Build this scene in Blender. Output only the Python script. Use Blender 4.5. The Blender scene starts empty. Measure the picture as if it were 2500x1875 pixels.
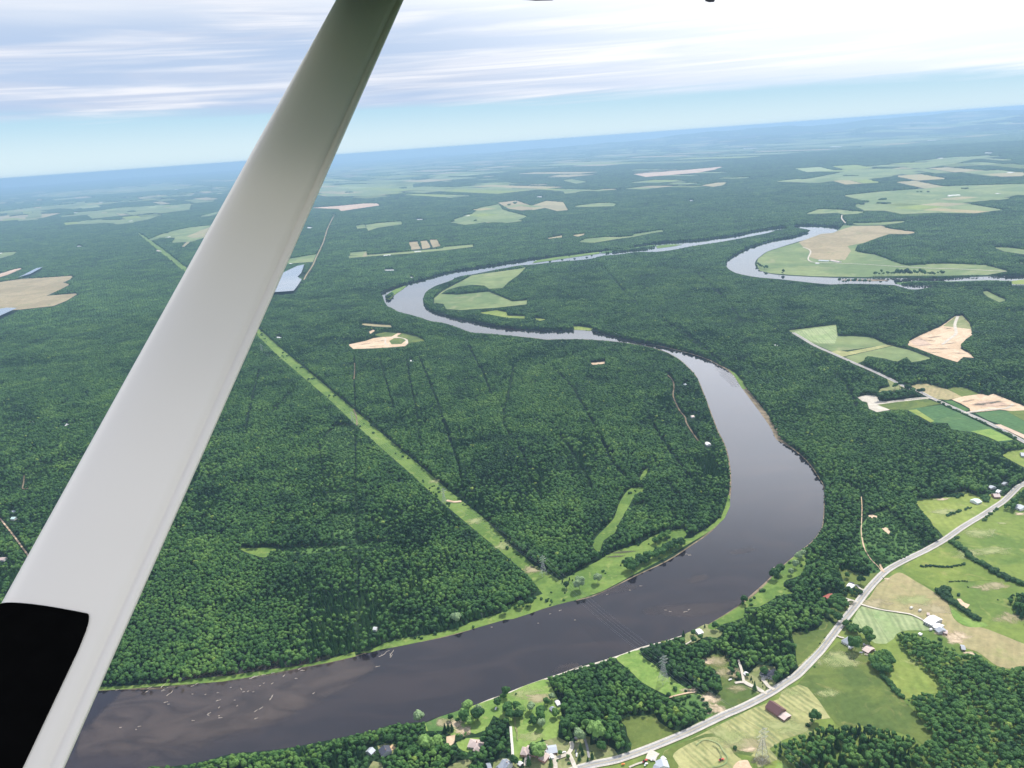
import bpy, bmesh, math, random
import numpy as np
from mathutils import Vector, Matrix, noise as mnoise

random.seed(7); rng = np.random.default_rng(7)
SC = bpy.context.scene
COL = SC.collection
R_ = math.radians

# ------------------------------------------------------------------ camera
H = 700.0                      # metres above the ground
F = 1880.0                     # focal length in photo pixels (photo 2500 x 1875)
hl, hr = 437.0, 258.0          # true horizon at the left and right edge of the photo
b_ = 1.0
a_ = -(hl - hr) / 2500.0
c_ = ((937.5 - hl) + (937.5 - hr)) / 2.0 / F
n = np.array([a_, b_, c_]); n /= np.linalg.norm(n)
fw = np.array([0, 0, -1.0]); fw = fw - n * fw.dot(n); fw /= np.linalg.norm(fw)
rt = np.cross(fw, n)
RM = np.array([rt, fw, n])     # camera space -> world
CAM = np.array([0, 0, H])
cam_d = bpy.data.cameras.new('camera'); cam = bpy.data.objects.new('camera', cam_d); COL.objects.link(cam)
m4 = Matrix.Identity(4)
for i in range(3):
    for j in range(3): m4[i][j] = RM[i][j]
    m4[i][3] = CAM[i]
cam.matrix_world = m4
cam_d.sensor_fit = 'HORIZONTAL'; cam_d.sensor_width = 36.0; cam_d.lens = 36.0 * F / 2500.0
cam_d.clip_start = 0.05; cam_d.clip_end = 300000
SC.camera = cam

# ------------------------------------------------------------------ light, sky, exposure
SUN_EL, SUN_AZ = 54.0, 38.0    # azimuth clockwise from +Y
sd = Vector((math.sin(R_(SUN_AZ)) * math.cos(R_(SUN_EL)), math.cos(R_(SUN_AZ)) * math.cos(R_(SUN_EL)), math.sin(R_(SUN_EL))))
sl = bpy.data.lights.new('sun', 'SUN'); sl.energy = 5.0; sl.angle = R_(0.53); sl.color = (1.0, 0.95, 0.86)
so = bpy.data.objects.new('sun', sl); COL.objects.link(so)
so.rotation_euler = sd.to_track_quat('Z', 'Y').to_euler()
SC.view_settings.view_transform = 'Standard'; SC.view_settings.look = 'None'
SC.view_settings.exposure = 0.08; SC.view_settings.gamma = 1.0; SC.view_settings.use_curve_mapping = False
SC.cycles.use_denoising = True
SC.cycles.max_bounces = 5; SC.cycles.diffuse_bounces = 2; SC.cycles.glossy_bounces = 2
SC.cycles.transparent_max_bounces = 8; SC.cycles.volume_bounces = 1
SC.cycles.use_adaptive_sampling = True

class NT:
    """small helper around a node tree"""
    def __init__(s, tree): s.t = tree; s.n = tree.nodes; s.l = tree.links
    def new(s, typ, **kw):
        nd = s.n.new(typ)
        for k, v in kw.items(): setattr(nd, k, v)
        return nd
    def link(s, a, b): s.l.new(a, b)
    def put(s, sock, v):
        if isinstance(v, bpy.types.NodeSocket): s.l.new(v, sock)
        else: sock.default_value = v
    def math(s, op, a, b=0.0, c=None, clamp=False):
        nd = s.new('ShaderNodeMath', operation=op, use_clamp=clamp)
        s.put(nd.inputs[0], a); s.put(nd.inputs[1], b)
        if c is not None: s.put(nd.inputs[2], c)
        return nd.outputs[0]
    def mix(s, f, a, b):
        nd = s.new('ShaderNodeMix', data_type='RGBA')
        s.put(nd.inputs[0], f)
        for sk, v in ((nd.inputs[6], a), (nd.inputs[7], b)):
            s.put(sk, v if isinstance(v, bpy.types.NodeSocket) else (*v[:3], 1.0))
        return nd.outputs[2]
    def ramp(s, v, a, b, c=0.0, d=1.0):
        nd = s.new('ShaderNodeMapRange', interpolation_type='SMOOTHSTEP')
        s.put(nd.inputs[0], v); nd.inputs[1].default_value = a; nd.inputs[2].default_value = b
        nd.inputs[3].default_value = c; nd.inputs[4].default_value = d
        return nd.outputs[0]
    def noise(s, vec, scale, detail=3.0, rough=0.55, dist=0.0):
        nd = s.new('ShaderNodeTexNoise'); s.put(nd.inputs['Vector'], vec)
        nd.inputs['Scale'].default_value = scale; nd.inputs['Detail'].default_value = detail
        nd.inputs['Roughness'].default_value = rough; nd.inputs['Distortion'].default_value = dist
        return nd.outputs[0]
    def mapping(s, vec, scale=(1, 1, 1), rot=(0, 0, 0), loc=(0, 0, 0)):
        nd = s.new('ShaderNodeMapping'); s.put(nd.inputs[0], vec)
        nd.inputs['Scale'].default_value = scale; nd.inputs['Rotation'].default_value = rot; nd.inputs['Location'].default_value = loc
        return nd.outputs[0]

W = bpy.data.worlds.new('World'); SC.world = W; W.use_nodes = True
W.node_tree.nodes.clear(); w = NT(W.node_tree)
tc = w.new('ShaderNodeTexCoord'); sep = w.new('ShaderNodeSeparateXYZ'); w.link(tc.outputs['Generated'], sep.inputs[0])
zc = w.math('MAXIMUM', sep.outputs[2], 0.002)
comb = w.new('ShaderNodeCombineXYZ'); w.link(sep.outputs[0], comb.inputs[0]); w.link(sep.outputs[1], comb.inputs[1]); w.link(zc, comb.inputs[2])
sky = w.new('ShaderNodeTexSky', sky_type='NISHITA', sun_disc=False)
sky.sun_elevation = R_(SUN_EL); sky.sun_rotation = R_(SUN_AZ); sky.altitude = 700; sky.dust_density = 1.0; sky.ozone_density = 2.0
w.link(comb.outputs[0], sky.inputs[0])
# direction in degrees of elevation, tilted a little so the cloud edge sinks to the right
el = w.math('ADD', w.math('MULTIPLY', w.math('ARCSINE', zc), 57.2958), w.math('MULTIPLY', sep.outputs[0], 1.2))
p1 = w.mapping(comb.outputs[0], scale=(1.1, 1.1, 16.0), rot=(0, R_(2.0), 0))
p2 = w.mapping(comb.outputs[0], scale=(1.8, 1.8, 60.0), rot=(0, R_(1.2), 0))
n1 = w.noise(p1, 1.6, 4.0, 0.55, 0.5)
n2 = w.noise(p2, 1.7, 5.0, 0.6, 0.7)
n3 = w.noise(comb.outputs[0], 3.0, 5.0, 0.6, 0.4)
# pale air at the horizon
clear = w.mix(w.ramp(el, 0.0, 3.6), (6.9, 8.6, 9.4), (4.3, 6.9, 8.7))
clear = w.mix(0.93, sky.outputs[0], clear)
sun_v = w.new('ShaderNodeVectorMath', operation='DOT_PRODUCT'); w.link(comb.outputs[0], sun_v.inputs[0]); sun_v.inputs[1].default_value = sd
tow = w.ramp(sun_v.outputs['Value'], 0.47, 0.74)
cloudc = w.mix(w.ramp(n2, 0.36, 0.66), (6.0, 6.7, 8.3), (9.0, 9.1, 9.7))
cloudc = w.mix(w.ramp(n1, 0.42, 0.60), cloudc, (4.9, 6.1, 8.2))
cloudc = w.mix(w.math('MULTIPLY', w.ramp(w.math('ADD', el, w.math('MULTIPLY', n1, 4.0)), 9.5, 13.5), 0.95), cloudc, (10.0, 10.0, 10.2))
cloudc = w.mix(w.math('MULTIPLY', tow, 0.8), cloudc, (13.0, 13.1, 13.3))
high = w.mix(w.ramp(n3, 0.35, 0.65), (2.0, 2.8, 5.2), (3.4, 4.0, 6.2))
high = w.mix(w.math('MULTIPLY', tow, 0.7), high, (11.0, 11.0, 11.0))
cloudc = w.mix(w.ramp(el, 23, 33), w.mix(w.ramp(el, 13, 17), cloudc, (21.0, 21.2, 22.5)), high)  # bright ring of sky added above the frame to lighten the river's reflections
edge = w.math('ADD', el, w.math('MULTIPLY', w.math('SUBTRACT', n2, 0.5), 1.4))
cm = w.ramp(edge, 2.35, 3.35)
cm = w.math('MULTIPLY', cm, 0.95)
fin = w.mix(cm, clear, cloudc)
bg = w.new('ShaderNodeBackground'); w.link(fin, bg.inputs[0]); bg.inputs[1].default_value = 0.1
wo = w.new('ShaderNodeOutputWorld'); w.link(bg.outputs[0], wo.inputs[0])

# ------------------------------------------------------------------ projection helpers
def ground(px, py, z=0.0):
    """photo pixel -> the point of the level z it shows"""
    v = np.array([px - 1250.0, 937.5 - py, -F]); d = RM @ v
    t = (z - H) / d[2]
    return CAM[0] + d[0] * t, CAM[1] + d[1] * t
def project(x, y, z):
    p = np.stack([x - CAM[0], y - CAM[1], z - CAM[2]])
    q = RM.T @ p.reshape(3, -1)
    d = -q[2]; d = np.where(d < 1e-3, 1e-3, d)
    return q[0] / d * F + 1250.0, 937.5 - q[1] / d * F, d
TILE = dict(A=(0, 0, .8848), T1=(900, 1300, 2.885), T2=(1400, 1300, 2.885), T3=(1900, 1300, 2.885), T4=(1900, 850, 3.318),
            T5=(1900, 450, 3.318), T6=(1300, 450, 3.318), L1=(700, 450, 3.318), L2=(0, 400, 3.318), L3=(0, 800, 2.766),
            L4=(400, 1000, 3.318), L5=(100, 1400, 3.16), L6=(1000, 900, 2.765), L7=(0, 0, 2.011), L8=(1000, 0, 1.4747),
            M1=(1200, 1550, 5.103), M2=(900, 1650, 6.32), M3=(1700, 1550, 5.103), M4=(1980, 1330, 5.183),
            M5=(1500, 1500, 4.423), M6=(2200, 1150, 6.637), M7=(2100, 920, 5.53), N=(0, 0, 1.0))
def nat(tile, pts):
    ox, oy, s = TILE[tile]
    return [(ox + x / s, oy + y / s) for x, y in pts]
def smooth(pts, k=4, closed=True):
    out = []; m = len(pts)
    rngi = range(m) if closed else range(m - 1)
    for i in rngi:
        g = (lambda j: pts[j % m]) if closed else (lambda j: pts[min(max(j, 0), m - 1)])
        p0, p1_, p2_, p3 = [np.array(g(i + q), float) for q in (-1, 0, 1, 2)]
        for t in range(k):
            t = t / k
            out.append(tuple(0.5 * (2 * p1_ + (p2_ - p0) * t + (2 * p0 - 5 * p1_ + 4 * p2_ - p3) * t * t + (3 * p1_ - p0 - 3 * p2_ + p3) * t ** 3)))
    if not closed: out.append(tuple(pts[-1]))
    return out

# land cover in view, one value per photo pixel: 0 forest, 1 open, 2 brush
MX, MY = 400, 400
MASK = np.zeros((1875 + 2 * MY, 2500 + 2 * MX), np.uint8)
def fill(pts, val):
    P = np.array(pts, float) + [MX, MY]
    y0 = max(0, int(P[:, 1].min())); y1 = min(MASK.shape[0] - 1, int(P[:, 1].max()) + 1)
    Q = np.roll(P, -1, axis=0)
    for y in range(y0, y1 + 1):
        yc = y + 0.5
        s = (P[:, 1] <= yc) != (Q[:, 1] <= yc)
        if not s.any():
            continue
        a, b = P[s], Q[s]
        xs = np.sort(a[:, 0] + (yc - a[:, 1]) / (b[:, 1] - a[:, 1]) * (b[:, 0] - a[:, 0]))
        for k in range(0, len(xs) - 1, 2):
            i, j = int(math.floor(xs[k] + .5)), int(math.floor(xs[k + 1] + .5))
            if j > 0: MASK[y, max(i, 0):max(j, i + 1)] = val
def cover(x, y, z):
    px, py, d = project(x, y, z)
    ix = np.clip((px + MX).astype(int), 0, MASK.shape[1] - 1); iy = np.clip((py + MY).astype(int), 0, MASK.shape[0] - 1)
    return MASK[iy, ix], px, py, d

# ------------------------------------------------------------------ object helpers
def link(o, parent=None):
    COL.objects.link(o)
    if parent: o.parent = parent
    return o
def tag(o, label=None, cat=None, group=None, kind=None):
    if label: o['label'] = label
    if cat: o['category'] = cat
    if group: o['group'] = group
    if kind: o['kind'] = kind
    return o
def empty(name, loc=(0, 0, 0), rz=0.0):
    o = bpy.data.objects.new(name, None); o.location = loc; o.rotation_euler = (0, 0, rz); o.empty_display_size = 1
    return link(o)
def mesh_obj(name, verts, faces, mats, parent=None, mi=None, smooth_=False):
    me = bpy.data.meshes.new(name); me.from_pydata([tuple(map(float, v)) for v in verts], [], faces)
    for m in (mats if isinstance(mats, (list, tuple)) else [mats]): me.materials.append(m)
    if mi is not None: me.polygons.foreach_set('material_index', mi)
    if smooth_: me.polygons.foreach_set('use_smooth', [True] * len(me.polygons))
    me.update()
    return link(bpy.data.objects.new(name, me), parent)
class MB:
    def __init__(s): s.v = []; s.f = []; s.m = []
    def add(s, vs, fs, m=0):
        k = len(s.v); s.v += [tuple(v) for v in vs]; s.f += [tuple(k + i for i in f) for f in fs]; s.m += [m] * len(fs)
    def box(s, x0, x1, y0, y1, z0, z1, m=0):
        vs = [(x, y, z) for z in (z0, z1) for y in (y0, y1) for x in (x0, x1)]
        s.add(vs, [(0, 2, 3, 1), (4, 5, 7, 6), (0, 1, 5, 4), (2, 6, 7, 3), (0, 4, 6, 2), (1, 3, 7, 5)], m)
    def bar(s, p, q, r, m=0, k=4, r2=None):
        p = Vector(p); q = Vector(q); d = (q - p).normalized(); u = d.orthogonal().normalized(); t = d.cross(u)
        r2 = r if r2 is None else r2
        vs = [p + (u * math.cos(2 * math.pi * i / k) + t * math.sin(2 * math.pi * i / k)) * r for i in range(k)]
        vs += [q + (u * math.cos(2 * math.pi * i / k) + t * math.sin(2 * math.pi * i / k)) * r2 for i in range(k)]
        s.add(vs, [(i, (i + 1) % k, k + (i + 1) % k, k + i) for i in range(k)] + [tuple(range(k))[::-1], tuple(range(k, 2 * k))], m)
    def obj(s, name, mats, parent=None, **kw):
        return mesh_obj(name, s.v, s.f, mats, parent, s.m, **kw)

# ------------------------------------------------------------------ materials
def material(name):
    m = bpy.data.materials.new(name); m.use_nodes = True; m.node_tree.nodes.clear()
    t = NT(m.node_tree); out = t.new('ShaderNodeOutputMaterial'); bs = t.new('ShaderNodeBsdfPrincipled')
    t.link(bs.outputs[0], out.inputs[0]); return m, t, bs, out
def plain(name, c, rough=0.6, var=0.12, scale=2.0, metal=0.0, spec=0.5):
    m, t, bs, out = material(name)
    tc = t.new('ShaderNodeTexCoord'); nz = t.noise(tc.outputs['Object'], scale, 4)
    t.put(bs.inputs['Base Color'], t.mix(nz, tuple(x * (1 - var) for x in c), tuple(min(1, x * (1 + var)) for x in c)))
    bs.inputs['Roughness'].default_value = rough; bs.inputs['Metallic'].default_value = metal
    bs.inputs['Specular IOR Level'].default_value = spec
    return m
def field_mat(name, c1, c2, c3=None, big=0.006, fine=0.12, rows=None, c4=None):
    """soil and grass: broad patches, finer mottling and, when given, mowing rows (angle, period, strength)"""
    m, t, bs, out = material(name)
    g = t.new('ShaderNodeNewGeometry'); P = g.outputs['Position']
    nb = t.noise(P, big, 5, 0.6, 0.8); nf = t.noise(P, fine, 5, 0.65); nff = t.noise(P, fine * 6, 3, 0.6)
    col = t.mix(t.ramp(nb, 0.42, 0.58), c1, c2)
    if c3: col = t.mix(t.math('MULTIPLY', t.ramp(t.noise(P, big * 3.3, 5, 0.65, 1.2), 0.55, 0.70), 0.75), col, c3)
    if rows:
        ang, per, st = rows
        pm = t.mapping(P, rot=(0, 0, ang), scale=(1, 1, 1))
        wv = t.new('ShaderNodeTexWave', wave_type='BANDS', bands_direction='X'); t.link(pm, wv.inputs[0])
        wv.inputs['Scale'].default_value = 0.314 / per; wv.inputs['Distortion'].default_value = 3.0
        wv.inputs['Detail'].default_value = 3; wv.inputs['Detail Scale'].default_value = 0.3
        brk = t.ramp(t.noise(t.mapping(P, rot=(0, 0, ang), scale=(1, .12, 1)), 0.05, 3), 0.35, 0.6)
        col = t.mix(t.math('MULTIPLY', t.math('MULTIPLY', wv.outputs[1], brk), st), col, c4 or tuple(x * .45 for x in c1))
        trk = t.new('ShaderNodeTexWave', wave_type='BANDS', bands_direction='X', wave_profile='SAW'); t.link(pm, trk.inputs[0]); trk.inputs['Scale'].default_value = 0.314 / (per * 3.1); trk.inputs['Distortion'].default_value = 2.0
        col = t.mix(t.math('MULTIPLY', t.ramp(trk.outputs[1], .86, 1.0), st * .6), col, tuple(x * .5 for x in c1))
    dk = t.math('ADD', 0.55, t.math('MULTIPLY', nf, 0.90))
    dk = t.math('MULTIPLY', dk, t.math('ADD', 0.85, t.math('MULTIPLY', nff, 0.3)))
    vm = t.new('ShaderNodeVectorMath', operation='SCALE'); t.link(col, vm.inputs[0]); t.link(dk, vm.inputs[3])
    t.link(vm.outputs[0], bs.inputs['Base Color'])
    bs.inputs['Roughness'].default_value = 0.95; bs.inputs['Specular IOR Level'].default_value = 0.1
    return m
def foliage_mat(name, dark, mid, light, yellow):
    m, t, bs, out = material(name)
    at = t.new('ShaderNodeAttribute', attribute_type='INSTANCER', attribute_name='tint')
    g = t.new('ShaderNodeNewGeometry'); P = g.outputs['Position']
    nb = t.noise(P, 0.0035, 4, 0.6, 0.6); nm = t.noise(P, 0.03, 3, 0.6)
    v = t.math('ADD', t.math('MULTIPLY', at.outputs['Fac'], 0.55), t.math('ADD', t.math('MULTIPLY', t.math('SUBTRACT', nb, .5), 1.0), t.math('ADD', t.math('MULTIPLY', t.math('SUBTRACT', nm, .5), 1.0), t.math('MULTIPLY', t.math('SUBTRACT', t.noise(P, 0.011, 3, 0.6), .5), 1.1))))
    v = t.math('ADD', v, 0.22)
    col = t.mix(t.ramp(v, 0.1, 0.5), dark, mid)
    col = t.mix(t.ramp(v, 0.45, 0.95), col, light)
    col = t.mix(t.math('MULTIPLY', t.ramp(at.outputs['Fac'], 0.93, 1.0), .8), col, yellow)
    nf = t.noise(P, 0.9, 3, 0.7)
    vm = t.new('ShaderNodeVectorMath', operation='SCALE'); t.link(col, vm.inputs[0]); t.link(t.math('ADD', 0.6, t.math('MULTIPLY', nf, 0.8)), vm.inputs[3])
    t.link(vm.outputs[0], bs.inputs['Base Color'])
    bs.inputs['Roughness'].default_value = 0.75; bs.inputs['Specular IOR Level'].default_value = 0.15
    return m
def _dir(p, q):
    (x0, y0), (x1, y1) = ground(*p), ground(*q); return -(math.pi / 2 + math.atan2(y1 - y0, x1 - x0))
M = {}
ROWA = _dir(*nat('M3', [(915, 830), (1070, 935)])); ROWB = _dir(*nat('M4', [(640, 880), (800, 1210)]))
M['leaf'] = foliage_mat('broadleaf foliage', (.015, .048, .016), (.044, .112, .027), (.105, .195, .042), (.19, .26, .05))
M['needle'] = foliage_mat('conifer foliage', (.014, .048, .018), (.034, .094, .028), (.080, .160, .042), (.05, .10, .03))
M['shrub'] = foliage_mat('shrub foliage', (.022, .060, .022), (.045, .110, .030), (.080, .160, .045), (.14, .20, .06))
M['willow'] = plain('silvery willow foliage', (.16, .24, .11), .8, .3, .4)
M['bright'] = plain('yellow green foliage', (.13, .24, .05), .8, .3, .4)
M['bark'] = plain('bark', (.09, .07, .05), .9, .3, 3)
M['dead'] = plain('bare grey branches', (.25, .24, .24), .9, .2, 3)
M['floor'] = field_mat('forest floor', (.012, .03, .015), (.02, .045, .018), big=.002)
M['meadow'] = field_mat('lush meadow grass', (.095, .165, .038), (.145, .22, .052), (.23, .27, .085), .012, .15)
M['brushland'] = field_mat('rough brush cover', (.05, .12, .035), (.09, .17, .05), (.13, .17, .07), .015, .25)
M['pasture'] = field_mat('pasture grass', (.13, .185, .042), (.19, .24, .055), (.26, .26, .09), .006, .08)
M['pasture2'] = field_mat('farmland grass', (.105, .165, .040), (.16, .215, .052), (.235, .25, .085), .008, .1)
M['lime'] = field_mat('yellow green grass', (.17, .23, .055), (.225, .275, .07), (.28, .30, .11), .01, .1, (ROWB, 13, .22))
M['darkfield'] = field_mat('dark green grass', (.080, .120, .034), (.120, .158, .042), (.19, .195, .07), .012, .12)
M['lawn'] = field_mat('mown lawn', (.14, .235, .055), (.20, .29, .075), (.28, .32, .12), .02, .2)
M['yard'] = field_mat('dry yard grass', (.17, .20, .08), (.24, .25, .12), (.30, .26, .15), .03, .3)
M['hay'] = field_mat('mown hay stubble', (.30, .30, .13), (.37, .36, .17), (.22, .26, .09), .012, .12, (ROWA, 7.5, .85), (.17, .20, .085))
M['hay2'] = field_mat('mown pale green hay', (.25, .32, .15), (.31, .36, .19), (.19, .29, .12), .012, .12, (ROWB, 8.5, .8), (.17, .225, .11))
M['tan'] = field_mat('dry tan field', (.30, .27, .14), (.35, .29, .16), (.24, .26, .10), .009, .1, (R_(35), 11, .25))
M['soil'] = field_mat('ploughed brown field', (.26, .215, .13), (.32, .265, .165), (.19, .21, .10), .004, .05)
M['crop'] = field_mat('dark green crop', (.060, .130, .052), (.078, .155, .060), (.12, .19, .07), .006, .1, (ROWA, 11, .35))
M['farfield'] = field_mat('distant green field', (.125, .18, .075), (.19, .235, .10), (.25, .26, .14), .0022, .02)
M['fartan'] = field_mat('distant tan field', (.26, .235, .14), (.32, .28, .16), (.19, .24, .11), .0012, .02)
M['sand'] = field_mat('bare sand', (.50, .37, .25), (.58, .45, .32), (.36, .27, .18), .02, .15)
M['pink'] = field_mat('bare reddish soil', (.44, .32, .24), (.52, .40, .31), (.34, .25, .19), .006, .04)
M['gravel'] = field_mat('pale gravel', (.46, .42, .36), (.54, .50, .43), None, .05, .5)
M['bank'] = field_mat('muddy river bank', (.15, .12, .08), (.24, .19, .13), (.10, .12, .05), .05, .4)
M['asphalt'] = field_mat('weathered asphalt', (.27, .265, .265), (.32, .315, .31), None, .03, .5)
M['paint'] = plain('white road paint', (.8, .8, .78), .6, .05)
M['yellow_paint'] = plain('yellow road paint', (.6, .45, .1), .6, .05)

def water_mat(name, body, body2, bump=0.012, rough=0.0):
    m, t, bs, out = material(name)
    g = t.new('ShaderNodeNewGeometry'); P = g.outputs['Position']
    pm = t.mapping(P, rot=(0, 0, R_(-20)), scale=(1, 2.4, 1))
    nb = t.noise(pm, 0.006, 5, 0.6, 1.0)
    t.put(bs.inputs['Base Color'], t.mix(t.ramp(nb, 0.42, 0.68), body, body2))
    bs.inputs['IOR'].default_value = 1.42
    t.put(bs.inputs['Roughness'], t.math('ADD', rough, t.math('MULTIPLY', nb, 0.05)))
    bs.inputs['Coat Weight'].default_value = 1.0; bs.inputs['Coat IOR'].default_value = 1.18; bs.inputs['Coat Roughness'].default_value = 0.02
    bp = t.new('ShaderNodeBump'); bp.inputs['Strength'].default_value = bump; bp.inputs['Distance'].default_value = 1.0
    t.link(t.noise(P, 0.35, 3, 0.6), bp.inputs['Height']); t.link(bp.outputs[0], bs.inputs['Normal'])
    return m
M['water'] = water_mat('river water', (.013, .0105, .016), (.026, .019, .022))
M['pond'] = water_mat('pond water', (.26, .27, .28), (.34, .34, .34))
def soft_mat(name, c1, c2, alpha, scale, stretch=(1, 1, 1), rot=0.0, rough=.5):
    """a cover that thins out towards its rim (attribute edge)"""
    m, t, bs, out = material(name)
    g = t.new('ShaderNodeNewGeometry'); P = t.mapping(g.outputs['Position'], rot=(0, 0, rot), scale=stretch)
    nb = t.noise(P, scale, 5, 0.65, 1.2)
    t.put(bs.inputs['Base Color'], t.mix(t.ramp(nb, .35, .65), c1, c2)); bs.inputs['Roughness'].default_value = rough
    if rough < .1: bs.inputs['Coat Weight'].default_value = 1.0; bs.inputs['Coat IOR'].default_value = 1.18
    at = t.new('ShaderNodeAttribute', attribute_name='edge')
    al = t.ramp(t.math('ADD', at.outputs['Fac'], t.math('MULTIPLY', t.math('SUBTRACT', nb, .5), 2.2)), -.1, 1.15)
    tr = t.new('ShaderNodeBsdfTransparent'); mx = t.new('ShaderNodeMixShader')
    t.put(mx.inputs[0], t.math('MULTIPLY', al, alpha)); t.link(tr.outputs[0], mx.inputs[1]); t.link(bs.outputs[0], mx.inputs[2])
    t.link(mx.outputs[0], out.inputs[0]); return m
M['shoal'] = soft_mat('silty shallows', (.060, .046, .044), (.095, .072, .064), .60, .009, (1, 2.2, 1), R_(-25), .04)
M['faint'] = soft_mat('faint silty bottom', (.050, .038, .040), (.075, .056, .052), .45, .012, (1, 2.2, 1), R_(-25), .04)
M['dry'] = soft_mat('dry grass patch', (.30, .27, .14), (.38, .33, .20), .85, .05, rough=.95)
M['dirtp'] = soft_mat('damp brown dirt', (.26, .19, .13), (.34, .26, .18), .8, .03, rough=.95)
M['bare'] = soft_mat('bare sandy patch', (.48, .38, .26), (.60, .48, .34), .95, .08, rough=.95)
M['paleg'] = soft_mat('pale trampled grass', (.27, .33, .12), (.34, .36, .16), .8, .06, rough=.95)
M['scour'] = soft_mat('dark wet ground', (.05, .05, .03), (.08, .07, .04), .85, .06, rough=.8)

# ------------------------------------------------------------------ ground sheet
def lines():
    a = [0.0]; s = 150.0
    while a[-1] < 73000: a.append(min(a[-1] + s, 73000)); s *= 1.12
    return np.array(sorted(set([-x for x in a] + a)))
gx = lines(); gy = gx
yy, xx = np.meshgrid(gy, gx, indexing='ij')
def hills(x, y):
    r = np.hypot(x, y); az = np.degrees(np.arctan2(x, y))
    k = np.exp(-((r - 50000) / 9000.0) ** 2) * np.clip((az + 6) / 26.0, 0, 1.0)
    wv = 0.80 + .12 * np.sin(az * .45 + 1) + .05 * np.sin(az * 1.1 + r / 9000.) + .03 * np.sin(az * 2.6)
    k2 = np.exp(-((r - 36000) / 4500.0) ** 2) * np.clip((az - 2) / 40.0, 0, 1) * (0.6 + .22 * np.sin(az * .8) + .12 * np.sin(az * 2.1 + r / 6000.))
    return k * wv * 650 + k2 * 460
gz = hills(xx, yy)
gv = np.stack([xx, yy, gz], -1).reshape(-1, 3); nx = len(gx)
keep = (np.hypot(xx, yy) <= 73000)
gf = [(j * nx + i, j * nx + i + 1, (j + 1) * nx + i + 1, (j + 1) * nx + i) for j in range(nx - 1) for i in range(nx - 1)
      if keep[j, i] or keep[j + 1, i + 1] or keep[j, i + 1] or keep[j + 1, i]]
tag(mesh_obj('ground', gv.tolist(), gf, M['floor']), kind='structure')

# ------------------------------------------------------------------ land cover sheets
LEVEL = [0]
def sheet(name, tile, pts, mat, val=1, sm=0, z=None, lab=None):
    P = nat(tile, pts)
    if sm: P = smooth(P, sm)
    fill(P, val)
    if mat is None: return None
    LEVEL[0] += 1
    G = [ground(*p) for p in P]
    far = max(math.hypot(*q) for q in G)
    if mat in ('water', 'pond'):
        from mathutils.geometry import delaunay_2d_cdt as cdt
        st = 45.0 if far < 6000 else 160.0; g_ = np.array(G); XX, YY = np.meshgrid(np.arange(g_[:, 0].min(), g_[:, 0].max(), st), np.arange(g_[:, 1].min(), g_[:, 1].max(), st)); XX, YY = XX.ravel(), YY.ravel()
        ins = np.zeros(len(XX), bool); j_ = len(g_) - 1
        for i_ in range(len(g_)):
            (xi, yi), (xj, yj) = g_[i_], g_[j_]
            if yi != yj: ins ^= ((yi > YY) != (yj > YY)) & (XX < (xj - xi) * (YY - yi) / (yj - yi) + xi)
            j_ = i_
        pts_ = [Vector(q) for q in G] + [Vector((float(a), float(b))) for a, b in zip(XX[ins], YY[ins])]; nb_ = len(G)
        vo, _, fo, *_r = cdt(pts_, [], [list(range(nb_))], 1, 1e-3)
        zz = 0.1 * LEVEL[0] if z is None else z
        o = mesh_obj(name, [(q.x, q.y, zz) for q in vo], [list(f) for f in fo], M[mat]); tag(o, lab, kind='structure')
        if o.data.polygons[0].normal.z < 0: o.data.flip_normals()
        return o
    zz = (0.10 + 0.005 * LEVEL[0]) * (1 if far < 4500 else 1.6 + far / 9000.) if z is None else z
    vs = [(x, y, zz) for x, y in G]
    o = mesh_obj(name, vs, [tuple(range(len(vs)))], M[mat]); tag(o, lab, kind='structure')
    if o.data.polygons[0].normal.z < 0: o.data.flip_normals()
    return o
def ribbon(name, pts, width, mat, z, val=None, sm=6, tile=None, edge=None, kind='structure', fillw=None):
    P = pts if tile is None else nat(tile, pts)
    P = smooth(P, sm, False) if sm else P
    G = np.array([ground(*p) for p in P]); ws = np.interp(np.linspace(0, 1, len(G)), np.linspace(0, 1, len(width)), width) if isinstance(width, (list, tuple)) else np.full(len(G), float(width))
    T = np.gradient(G, axis=0); T /= np.linalg.norm(T, axis=1)[:, None] + 1e-9; Nn = np.stack([-T[:, 1], T[:, 0]], 1)
    offs = (-.5, .5) if edge is None else (-.5, -.2, .2, .5)
    vs = []; at = []
    for i in range(len(G)):
        for j, o_ in enumerate(offs):
            q = G[i] + Nn[i] * o_ * ws[i]; vs.append((q[0], q[1], z))
            e = 1.0 if (edge and j in (1, 2)) else 0.0
            if edge and (i == 0 or i == len(G) - 1): e = 0.0
            at.append(e)
    k = len(offs)
    fs = [(i * k + j + 1, i * k + j, (i + 1) * k + j, (i + 1) * k + j + 1) for i in range(len(G) - 1) for j in range(k - 1)]
    o = None
    if mat:
        o = mesh_obj(name, vs, fs, M[mat]); tag(o, kind=kind)
        if o.data.polygons[0].normal.z < 0: o.data.flip_normals()
        if edge:
            a = o.data.attributes.new('edge', 'FLOAT', 'POINT'); a.data.foreach_set('value', at)
    if val is not None:
        fwid = ws if fillw is None else np.full(len(G), fillw)
        A = []; B = []
        for i in range(len(G)):
            for L_, s_ in ((A, -.5), (B, .5)):
                q = G[i] + Nn[i] * s_ * fwid[i]; u, v_, _ = project(np.array([q[0]]), np.array([q[1]]), np.array([0.])); L_.append((u[0], v_[0]))
        fill(A + B[::-1], val)
    return o
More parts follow.
